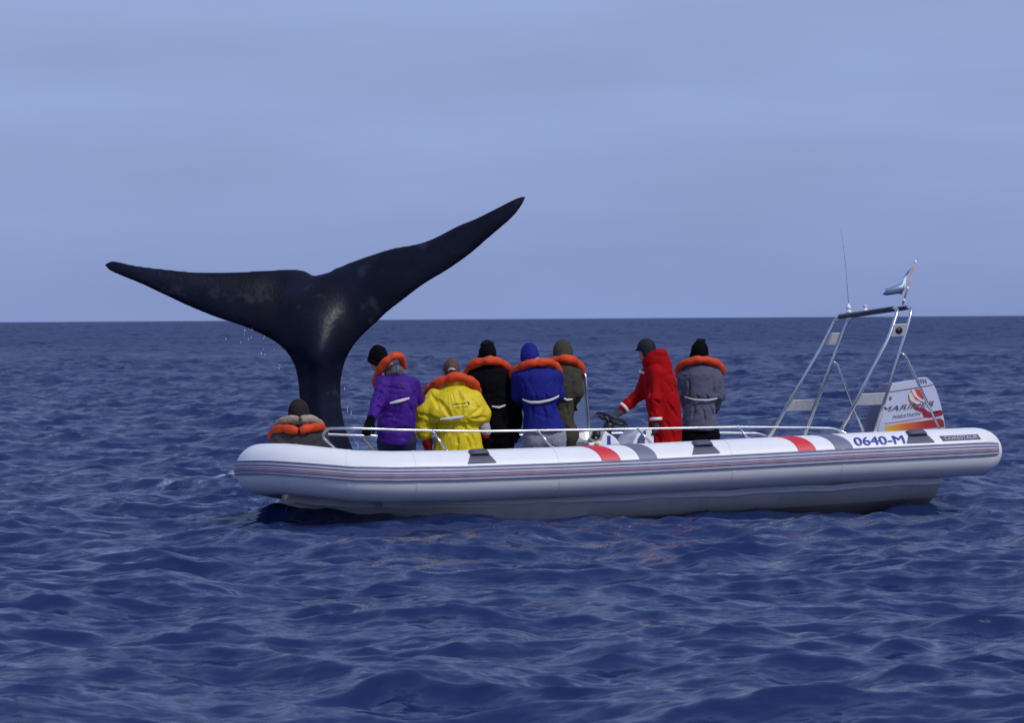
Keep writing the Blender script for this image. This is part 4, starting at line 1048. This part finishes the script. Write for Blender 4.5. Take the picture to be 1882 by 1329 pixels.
M_purple = cloth('purple_nylon', (.048, .009, .175), .6, .12, .2, 40, .15)
M_jeans = cloth('dark_denim', (.018, .024, .055), .85, .2)
M_yellow = cloth('yellow_oilskin', (.66, .50, .008), .50, .06, .12, 30, .35, .30)
M_redp = cloth('red_fleece', (.34, .014, .014), .8)
M_blue_j = cloth('royal_blue_fabric', (.010, .014, .17), .8, .1)
M_olive = cloth('olive_fabric', (.052, .046, .030), .85, .12)
M_ltgrey = cloth('light_grey_cotton', (.27, .265, .33), .85, .1)
M_redj = cloth('red_storm_coat', (.34, .003, .004), .75, .08, .2, 40, .1)
M_greyj = cloth('grey_cotton', (.095, .095, .14), .88, .1)
M_gglove = cloth('grey_glove_fabric', (.055, .058, .07), .8)
M_brown = mat('brown_hair', (.085, .042, .028), .6, .35, 60, bump=.5, bscale=120)

# purple jacket, at the rail nearest the whale
p = standing('person in purple jacket and black beanie gripping the rail with a gloved hand', 728, -.30,
    [(683, 716, 742, .07, .05), (692, 706, 753, .11, .04), (704, 698, 762, .135, .02), (720, 695, 768, .15, .0), (742, 697, 768, .155, -.01), (765, 694, 766, .155, -.02), (790, 691, 763, .16, -.02), (808, 695, 759, .155, -.02), (818, 700, 755, .15, -.02)],
    M_purple, [[(702, 702, -.05, .072), (694, 742, -.20, .066), (684, 765, -.33, .050), (681, 772, -.36, .046)], [(760, 706, .06, .070), (770, 738, .16, .062), (756, 762, .28, .050)]],
    (695, 661, .10), (-.62, .78), [(690, 712, .16), (691, 700, .06), (698, 682, -.04), (710, 665, -.09), (724, 655, -.10), (736, 657, -.05), (741, 668, .04), (738, 682, .14), (728, 700, .22), (716, 716, .25)],
    [(713, 815, 0), (745, 815, 0)], M_jeans, .105, 1, (.009, (7, 7, 16)), grooves=[(704, 706, 700, 742, 0.016), (694, 718, 706, 726, 0.01), (692, 730, 704, 738, 0.01), (690, 745, 702, 750, 0.01), (735, 746, 726, 768, 0.012), (750, 742, 756, 760, 0.01), (724, 750, 716, 770, 0.01), (758, 712, 764, 736, 0.014), (700, 792, 758, 788, 0.009), (712, 712, 742, 716, 0.008)], gloves=[], crad=.043)
p.head_cover('beanie', M_blk, p.hd, p.fwd, 'beanie', seed=2)
p.strap(p.rows_, [746, 742, 737], 112, 58, .034, .016)
w_ = p.J(680, 775, -.40); p.glove(w_, (-.25, -.55, -.8), (.0, 1, -.3), M_blk, 1.12, 1, .95)
w2 = np.array(p.ch[1][-1][:3]); p.glove(w2, (-.4, .6, -.1), (0, 0, -1), M_blk)
p.garment('scarf', mat('speckled_scarf', (.10, .10, .11), .9, .9, 60), (), [p.chain([(714, 687, .0, .05), (728, 680, -.02, .055), (738, 686, .04, .05)])], .011, (.006, (14, 14, 14)), 3)

# yellow raincoat
p = standing('person bending forward in bright yellow raincoat with lettering on its back', 836, -.28,
    [(700, 822, 852, .09, .05), (710, 812, 862, .13, .03), (722, 800, 872, .165, .0), (738, 781, 886, .19, -.02), (752, 772, 892, .20, -.03), (764, 769, 895, .20, -.03), (774, 778, 893, .185, -.02), (780, 800, 882, .16, -.01), (786, 801, 881, .165, -.01), (795, 801, 884, .17, 0), (812, 799, 888, .18, 0), (830, 796, 890, .185, 0), (845, 795, 890, .185, 0)],
    M_yellow, [[(800, 728, -.02, .085), (782, 758, -.06, .105), (778, 786, -.04, .090), (779, 796, -.03, .080)], [(872, 732, 0, .085), (888, 760, .02, .075), (889, 778, .05, .058)]],
    (830, 683, .14), (-.25, .97), [(783, 727, .20), (789, 716, .10), (803, 705, -.02), (820, 697, -.07), (840, 693, -.09), (858, 697, -.06), (871, 706, .02), (877, 718, .12), (868, 735, .24), (852, 752, .28)],
    [(822, 812, .02), (862, 812, .02)], M_redp, .105, 5, (.006, (6, 6, 4.5), 1.2), grooves=[(807, 736, 830, 771, 0.02), (793, 726, 806, 750, 0.016), (841, 718, 848, 742, 0.014), (848, 744, 847, 768, 0.011), (886, 748, 864, 764, 0.016), (772, 762, 812, 775, 0.018), (780, 786, 816, 775, 0.018), (848, 777, 857, 796, 0.015), (858, 772, 876, 790, 0.016), (832, 780, 826, 800, 0.013), (820, 782, 808, 806, 0.015), (866, 800, 876, 826, 0.012), (840, 800, 838, 828, 0.012), (858, 805, 862, 828, 0.01), (866, 770, 893, 768, 0.014), (868, 734, 880, 752, 0.01)], gloves=[], pw=2.2, crad=.050)
p.head_cover('hair', M_brown, p.hd, p.fwd, 'hair', seed=4)
q = p.J(831, 680, -.0); f2 = np.array(p.fwd) / np.hypot(*p.fwd)
pipe('hair_tie', [p.hd + np.array([x, -.105 - .0 + .02 * abs(x) * 10 - .005, .025 + z]) for x, z in ((-.035, -.012), (0, .006), (.035, -.004))], .009, M_strap, p.root, 8)
p.strap(p.rows_, [776, 774, 771], 112, 72, .036, .016)
for c_ in ([(783, 796, -.02, .050), (786, 815, .0, .046), (787, 835, .03, .042)], [(889, 778, .05, .048), (893, 800, .06, .042)]):
    p.garment('fleece_sleeve', M_redp, (), [p.chain(c_)], .011, (.006, (10, 10, 20)), 2)
cf = p.chain([(883, 769, .03, .050), (890, 785, .04, .052), (894, 794, .05, .050)]); p.garment('rain_cuff', cloth('pale_lining', (.36, .33, .36), .7), (), [cf], .011, (.004, (9, 9, 9)), 2)
for c_, dd in ((p.J(787, 838, .03), (0, .2, -1)), (p.J(893, 803, .07), (0, .3, -1))): p.glove(c_, dd, (0, 1, 0), M_blk, .95)
p.garment('raincoat_hood', M_yellow, (), [p.chain([(822, 704, -.02, .035), (838, 702, -.05, .042), (855, 703, -.02, .035)])], .011, (.010, (12, 12, 12)), 4)
# lettering and bird on the back, laid on the cloth by ray
dg = bpy.context.evaluated_depsgraph_get(); dg.update()
jk = [c for c in p.root.children if c.name.startswith('jacket')][0]
M_print = mat('dark_print', (.035, .03, .012), .6)
def on_back(x, y):
    a = Vector(tuple(p.J(x, y, -1.0))); b = Vector(tuple(p.J(x, y, .2)))
    ok, loc, nrm, _ = jk.ray_cast(a, (b - a).normalized())
    return np.array(loc if ok else b) + np.array([0, -.004, 0])
def back_print(x0, y0, x1, y1, hpx, words):          # the printed lines are too small to read: little strokes only
    g = np.random.default_rng(int(x0)); V = []; F_ = []; x = x0; n = sum(words) + len(words) - 1; st_ = (x1 - x0) / n
    for w in words:
        for k in range(w):
            yb = y0 + (y1 - y0) * (x - x0) / (x1 - x0); hh = hpx * g.uniform(.55, 1.0)
            for a, b, c, d in ((0, 0, .32, hh), (.32, 0 if g.random() < .5 else hh * .6, .8, hh * .35)):
                i_ = len(V); d_ = max(d, .6)
                for xx, yy in ((x + a * st_, yb - b), (x + c * st_, yb - b), (x + c * st_, yb - b - d_), (x + a * st_, yb - b - d_)): V.append(on_back(xx, yy))
                F_.append((i_, i_ + 1, i_ + 2, i_ + 3))
            x += st_
        x += st_
    mesh_np('back_lettering', V, F_, M_print, p.root, False)
back_print(833, 744, 857, 742.5, 3.4, (8, 5)); back_print(837, 750.5, 861, 748.5, 2.2, (7, 9))
bird = [(858, 738), (860, 737), (862, 740), (863.5, 739), (863, 742), (862, 744), (863.5, 745), (860.5, 745), (861, 742.5), (859.5, 740.5)]
mesh_np('back_emblem', [on_back(x, y) for x, y in bird], [tuple(range(len(bird)))[::-1]], M_print, p.root, False)

# black coat
p = standing('person in black coat and trousers with knitted black hat and orange collar', 912, .22,
    [(666, 885, 915, .09, .02), (672, 876, 928, .12, .01), (682, 868, 938, .145, 0), (700, 866, 944, .16, 0), (725, 872, 946, .165, 0), (750, 878, 944, .165, 0), (768, 882, 942, .16, 0), (790, 884, 944, .165, 0), (800, 885, 944, .165, 0)],
    M_blk, [[(872, 692, .0, .075), (872, 738, .0, .068), (880, 770, .16, .05)], [(936, 692, 0, .078), (948, 738, -.02, .072), (951, 775, .02, .058), (948, 790, .05, .050)]],
    (896, 655, .10), (-.3, .95), [(862, 706, .22), (858, 690, .10), (866, 674, -.02), (880, 666, -.09), (898, 663, -.12), (917, 665, -.09), (931, 675, -.02), (940, 692, .10), (932, 710, .24), (915, 730, .28)],
    [(895, 805, 0), (928, 805, 0)], M_blk, .105, 7, (.012, (8, 8, 12)), grooves=[(885, 712, 878, 745, 0.014), (932, 706, 938, 745, 0.014), (900, 758, 896, 780, 0.012), (920, 757, 926, 780, 0.012)], crad=.049)
p.head_cover('beanie', M_blk, p.hd, p.fwd, 'beanie', seed=5)
bm_ = cloth('blue_grey_knit', (.05, .06, .13), .9)
f2 = np.array(p.fwd) / np.hypot(*p.fwd)
pipe('hat_band', [p.hd + np.array([.098 * math.cos(a) * f2[1] + .116 * math.sin(a) * f2[0], -.098 * math.cos(a) * f2[0] + .116 * math.sin(a) * f2[1], -.03]) for a in np.arange(24) * math.pi / 12], .016, bm_, p.root, 8, 0, True)
pm = cloth('black_pompom', (.008, .008, .010), .95, .3, .9, 80); ff = Field(p.hd + [-.09, -.09, .08], p.hd + [.09, .09, .2], .007); ff.ell(p.hd + [0, 0, .125], (.062, .062, .040), (0, 1), 0); ff.noise(.016, (45, 45, 45), 3); ff.mesh('pompom', pm, p.root)
p.strap(p.rows_, [753, 755, 751], 100, 60, .024, .014)

# blue hooded jacket
p = standing('person in royal blue hooded jacket and pale grey trousers with white belt', 994, -.12,
    [(668, 968, 1004, .10, .02), (676, 952, 1018, .13, .01), (690, 948, 1026, .155, 0), (710, 953, 1028, .165, -.01), (728, 958, 1028, .17, -.01), (742, 960, 1022, .155, 0), (752, 960, 1026, .16, 0), (772, 961, 1034, .165, 0), (788, 961, 1040, .17, 0), (793, 962, 1040, .165, 0)],
    M_blue_j, [[(953, 690, .02, .078), (952, 728, .06, .068), (966, 748, .22, .05)], [(1022, 690, .02, .075), (1026, 725, .05, .066), (1014, 748, .24, .05)]],
    (973, 656, .09), (-.35, .94), [(950, 708, .22), (943, 690, .10), (952, 678, .0), (968, 670, -.10), (988, 667, -.12), (1006, 666, -.08), (1020, 672, .0), (1026, 688, .10), (1018, 708, .24), (1000, 726, .28)],
    [(982, 808, 0), (1020, 808, 0)], M_ltgrey, .118, 9, (.008, (8, 8, 11)), grooves=[(960, 700, 966, 738, 0.014), (1020, 700, 1016, 734, 0.014), (978, 748, 974, 772, 0.012), (998, 748, 1002, 780, 0.012), (1014, 744, 1022, 770, 0.012), (985, 728, 983, 744, 0.009), (1003, 726, 1004, 742, 0.009)], crad=.047)
p.head_cover('hood', M_blue_j, p.hd, p.fwd, 'hood', seed=6, size=.95, offz=.0)
p.strap(p.rows_, [741, 746, 746, 742, 735], 150, 28, .028, .014)

# olive hooded coat, half hidden behind the blue one
p = standing('person in olive hooded coat half hidden behind the royal blue jacket', 1044, .14,
    [(660, 1022, 1046, .09, .02), (668, 1014, 1056, .12, .01), (680, 1008, 1062, .14, 0), (700, 1008, 1066, .155, 0), (720, 1010, 1064, .155, 0), (738, 1012, 1056, .14, 0), (752, 1012, 1056, .145, 0), (775, 1010, 1056, .15, 0), (800, 1010, 1056, .15, 0)],
    M_olive, [[(1012, 685, .02, .072), (1008, 725, .05, .062), (1018, 745, .2, .05)], [(1058, 686, 0, .074), (1062, 720, -.02, .066), (1054, 742, .06, .054)]],
    (1034, 650, .09), (-.3, .95), [(1008, 700, .22), (1006, 682, .10), (1012, 670, .0), (1024, 662, -.08), (1040, 660, -.11), (1054, 663, -.07), (1066, 674, .01), (1068, 690, .12), (1060, 706, .24), (1046, 720, .28)],
    [(1024, 805, 0), (1046, 805, 0)], M_olive, .095, 11, (.012, (8, 8, 11)), grooves=[(1052, 695, 1048, 735, 0.014), (1040, 744, 1044, 775, 0.012), (1058, 722, 1046, 738, 0.012)], crad=.049)
p.head_cover('hood', M_olive, p.hd, p.fwd, 'hood', seed=8, size=1.02)
p.strap(p.rows_, [737, 742, 741], 100, 50, .026, .014)

# red storm coat at the wheel
p = standing('person in long red coat and dark cap steering with one gloved hand on the wheel', 1218, -.06,
    [(660, 1188, 1222, .10, .0), (670, 1186, 1232, .135, 0), (684, 1184, 1238, .16, 0), (705, 1183, 1245, .175, 0), (730, 1184, 1250, .18, 0), (760, 1187, 1253, .18, 0), (790, 1190, 1254, .18, 0), (820, 1193, 1252, .18, 0), (850, 1195, 1250, .175, 0)],
    M_redj, [[(1192, 684, .06, .078), (1178, 722, .10, .070), (1156, 742, .07, .058), (1145, 752, .05, .052)], [(1208, 686, -.14, .080), (1203, 732, -.19, .072), (1205, 764, -.20, .056), (1206, 772, -.20, .054)]],
    (1188, 645, .02), (-.55, .83), None, [(1206, 830, 0), (1236, 830, 0)], M_redj, .11, 13, (.009, (6, 6, 6), 1.2), grooves=[(1216, 694, 1214, 765, 0.018), (1190, 700, 1194, 740, 0.01), (1200, 735, 1212, 742, 0.01), (1222, 700, 1236, 720, 0.01), (1226, 740, 1246, 770, 0.012), (1224, 775, 1240, 812, 0.012), (1240, 700, 1244, 730, 0.01), (1180, 728, 1168, 738, 0.01), (1206, 800, 1212, 825, 0.012)], gloves=[], pw=2.3)
p.head_cover('cap', cloth('dark_green_cap', (.016, .019, .022), .8), p.hd, p.fwd, 'cap', seed=3)
hr = p.rows([(641, 1208, 1221, .055, -.02), (646, 1191, 1226, .11, -.01), (655, 1180, 1231, .125, 0), (666, 1178, 1235, .135, 0), (676, 1182, 1237, .14, 0), (684, 1190, 1236, .13, 0)])
hdk = p.hd
def hollow(f):
    sl, X = f.sub(hdk - .25, hdk + .25, 0); d = np.linalg.norm((X - hdk - [-.01, .03, .01]) / [1, 1, 1.15], axis=-1) - .112; f.F[sl] = np.maximum(f.F[sl], -d)
p.garment('storm_hood', M_redj, (hr,), (), .011, (.008, (9, 9, 12)), 5, extra=hollow)
M_refl = mat('reflective_tape', (.72, .70, .62), .4, .05)
def cuff(pt, d, r_, wid=.03):
    pt = np.asarray(pt, float); d = np.asarray(d, float) / np.linalg.norm(d); pipe('reflective_band', [pt, pt + d * wid], r_, M_refl, p.root, 18)
cuff(p.J(1149, 748, .06), p.J(1145, 752, .05) - p.J(1156, 742, .07), .064); cuff(p.J(1205.3, 767, -.20), (0.02, 0, -1), .066, .032)
pm_ = [p.J(x, y, -.16) for x, y in ((1180, 683), (1187, 684), (1187, 689), (1181, 688))]
w_ = p.J(1141, 757, .045); p.glove(w_, (-.8, -.15, -.45), (-.3, .2, -.9), M_gglove, 1.12, -1, .8)
w_ = p.J(1206, 776, -.20); p.glove(w_, (-.1, .05, -1), (-.9, .3, -.1), M_gglove, 1.1, 1, .8)
cuff(p.J(1188, 684, .055), (-.1, .02, -.35), .080, .024)

# grey jacket behind the helm
p = standing('person in grey jacket and black trousers with woolly black hat behind the helm', 1288, .30,
    [(666, 1268, 1302, .10, .02), (674, 1258, 1314, .13, .01), (688, 1254, 1320, .15, 0), (708, 1254, 1322, .16, 0), (726, 1256, 1320, .165, 0), (742, 1260, 1313, .15, 0), (752, 1256, 1315, .16, 0), (770, 1254, 1316, .165, 0), (786, 1254, 1318, .165, 0), (791, 1255, 1317, .16, 0)],
    M_greyj, [[(1257, 692, .0, .072), (1253, 726, .03, .064), (1262, 748, .18, .05)], [(1316, 692, 0, .074), (1323, 726, .0, .066), (1315, 745, .12, .054)]],
    (1286, 652, .08), (-.3, .95), [(1256, 702, .22), (1248, 686, .11), (1253, 672, .0), (1268, 665, -.09), (1287, 661, -.12), (1306, 664, -.09), (1320, 671, .0), (1326, 685, .11), (1316, 704, .24), (1300, 722, .28)],
    [(1272, 806, 0), (1303, 806, 0)], M_blk, .112, 15, (.008, (8, 8, 12)), grooves=[(1266, 698, 1264, 738, 0.014), (1310, 696, 1312, 736, 0.014), (1276, 747, 1272, 768, 0.012), (1290, 748, 1294, 775, 0.011), (1304, 746, 1312, 766, 0.012), (1282, 728, 1281, 742, 0.008), (1298, 726, 1300, 740, 0.008)], crad=.047)
p.head_cover('beanie', M_blk, p.hd, p.fwd, 'beanie', seed=9, size=1.02, h=.007)
ff = Field(p.hd + [-.09, -.09, .08], p.hd + [.09, .09, .22], .007); ff.ell(p.hd + [.01, 0, .135], (.050, .050, .036), (0, 1), 0); ff.noise(.014, (45, 45, 45), 4); ff.mesh('pompom', pm, p.root)
p.strap(p.rows_, [738, 743, 744, 741], 150, 30, .018, .020)

# crouched in the bow
M_bowj = cloth('dark_khaki_jacket', (.042, .038, .040), .85, .12)
p = Person('person crouching low in the bow in dark khaki jacket with tan collar', 556, 820, .12, None)
p.o = p.o + BB[:, 2] * .215; p.root.location = tuple(p.o)
rows = p.rows([(778, 528, 566, .10, .02), (786, 516, 580, .13, .01), (794, 506, 590, .155, 0), (805, 498, 598, .17, 0), (820, 492, 606, .175, 0), (845, 494, 606, .18, .0), (870, 500, 602, .19, .0), (895, 505, 600, .20, .0)])
arms = [p.chain([(510, 806, 0, .07), (500, 845, .10, .065), (520, 862, .30, .05)]), p.chain([(592, 806, 0, .07), (600, 845, .10, .065), (585, 862, .30, .05)])]
p.garment('jacket', M_bowj, (rows,), arms, .0115, (.012, (8, 8, 12)), 17)
lg = []
for x, sg in ((528, -1), (574, 1)):
    h_ = p.J(x, 892, .02); lg.append([tuple(h_) + (.10,), (h_[0] + sg * .05, h_[1] + .36, .085, .075), (h_[0] + sg * .03, h_[1] + .02, .06, .055), (h_[0] + sg * .03, h_[1] - .08, .05, .045)])
p.garment('trousers', M_jeans, (), lg, .013, (.008, (8, 8, 12)), 3, .05)
hd = p.J(549, 762, .10); p.make_body(rows, arms, lg, hd, (-.1, 1), np.array([rows[-1][1], rows[-1][2], rows[-1][0]]))
for a in arms:
    w_ = np.array(a[-1][:3]); d = w_ - np.array(a[-2][:3]); p.glove(w_ + d / np.linalg.norm(d) * .03, d, (0, .3, -1), M_blk, curl=.7)
p.head_cover('hair', M_brown, hd, (-.1, 1), 'hair', seed=7)
p.head_cover('beanie', cloth('dark_brown_knit', (.022, .016, .016), .9), hd, (-.1, 1), 'beanie', seed=12, size=1.20, offz=-.015)
p.garment('neck_gaiter', M_bowj, (), [[tuple(hd + [0, -.03, -.05]) + (.082,), tuple(hd + [0, -.06, -.13]) + (.105,), tuple(hd + [0, -.05, -.22]) + (.12,)]], .011, (.006, (9, 9, 9)), 2)
pipe('goggle_strap', [hd + np.array([.113 * math.cos(a), .134 * math.sin(a), -.035]) for a in np.arange(24) * math.pi / 12], .017, M_black, p.root, 8, 0, True)
M_tan = cloth('tan_pile_collar', (.34, .26, .20), .95, .25, .6, 60)
for pix in ([(508, 782, .04), (518, 775, -.06), (533, 771, -.13), (549, 771, -.16)], [(553, 771, -.16), (570, 770, -.12), (582, 775, -.06), (591, 782, .04)]):
    pts = catmull(np.array([p.J(*q) for q in pix]), 6); V, F_ = sweep_vf(pts, .042 * (1 - .3 * np.abs(np.linspace(-1, 1, len(pts))) ** 3), 12); V = np.array(V)
    V += .014 * (np.stack([vnoise(V * 22, 1), vnoise(V * 22, 2), vnoise(V * 22, 3)], 1) - .5); mesh_np('pile_collar', V, F_, M_tan, p.root)
for pix in ([(498, 806, .14), (503, 795, .03), (516, 788, -.09), (532, 789, -.155), (548, 792, -.175)], [(551, 792, -.175), (566, 788, -.155), (581, 785, -.09), (592, 787, .02), (598, 798, .14)]): p.collar(pix, .046, 3)
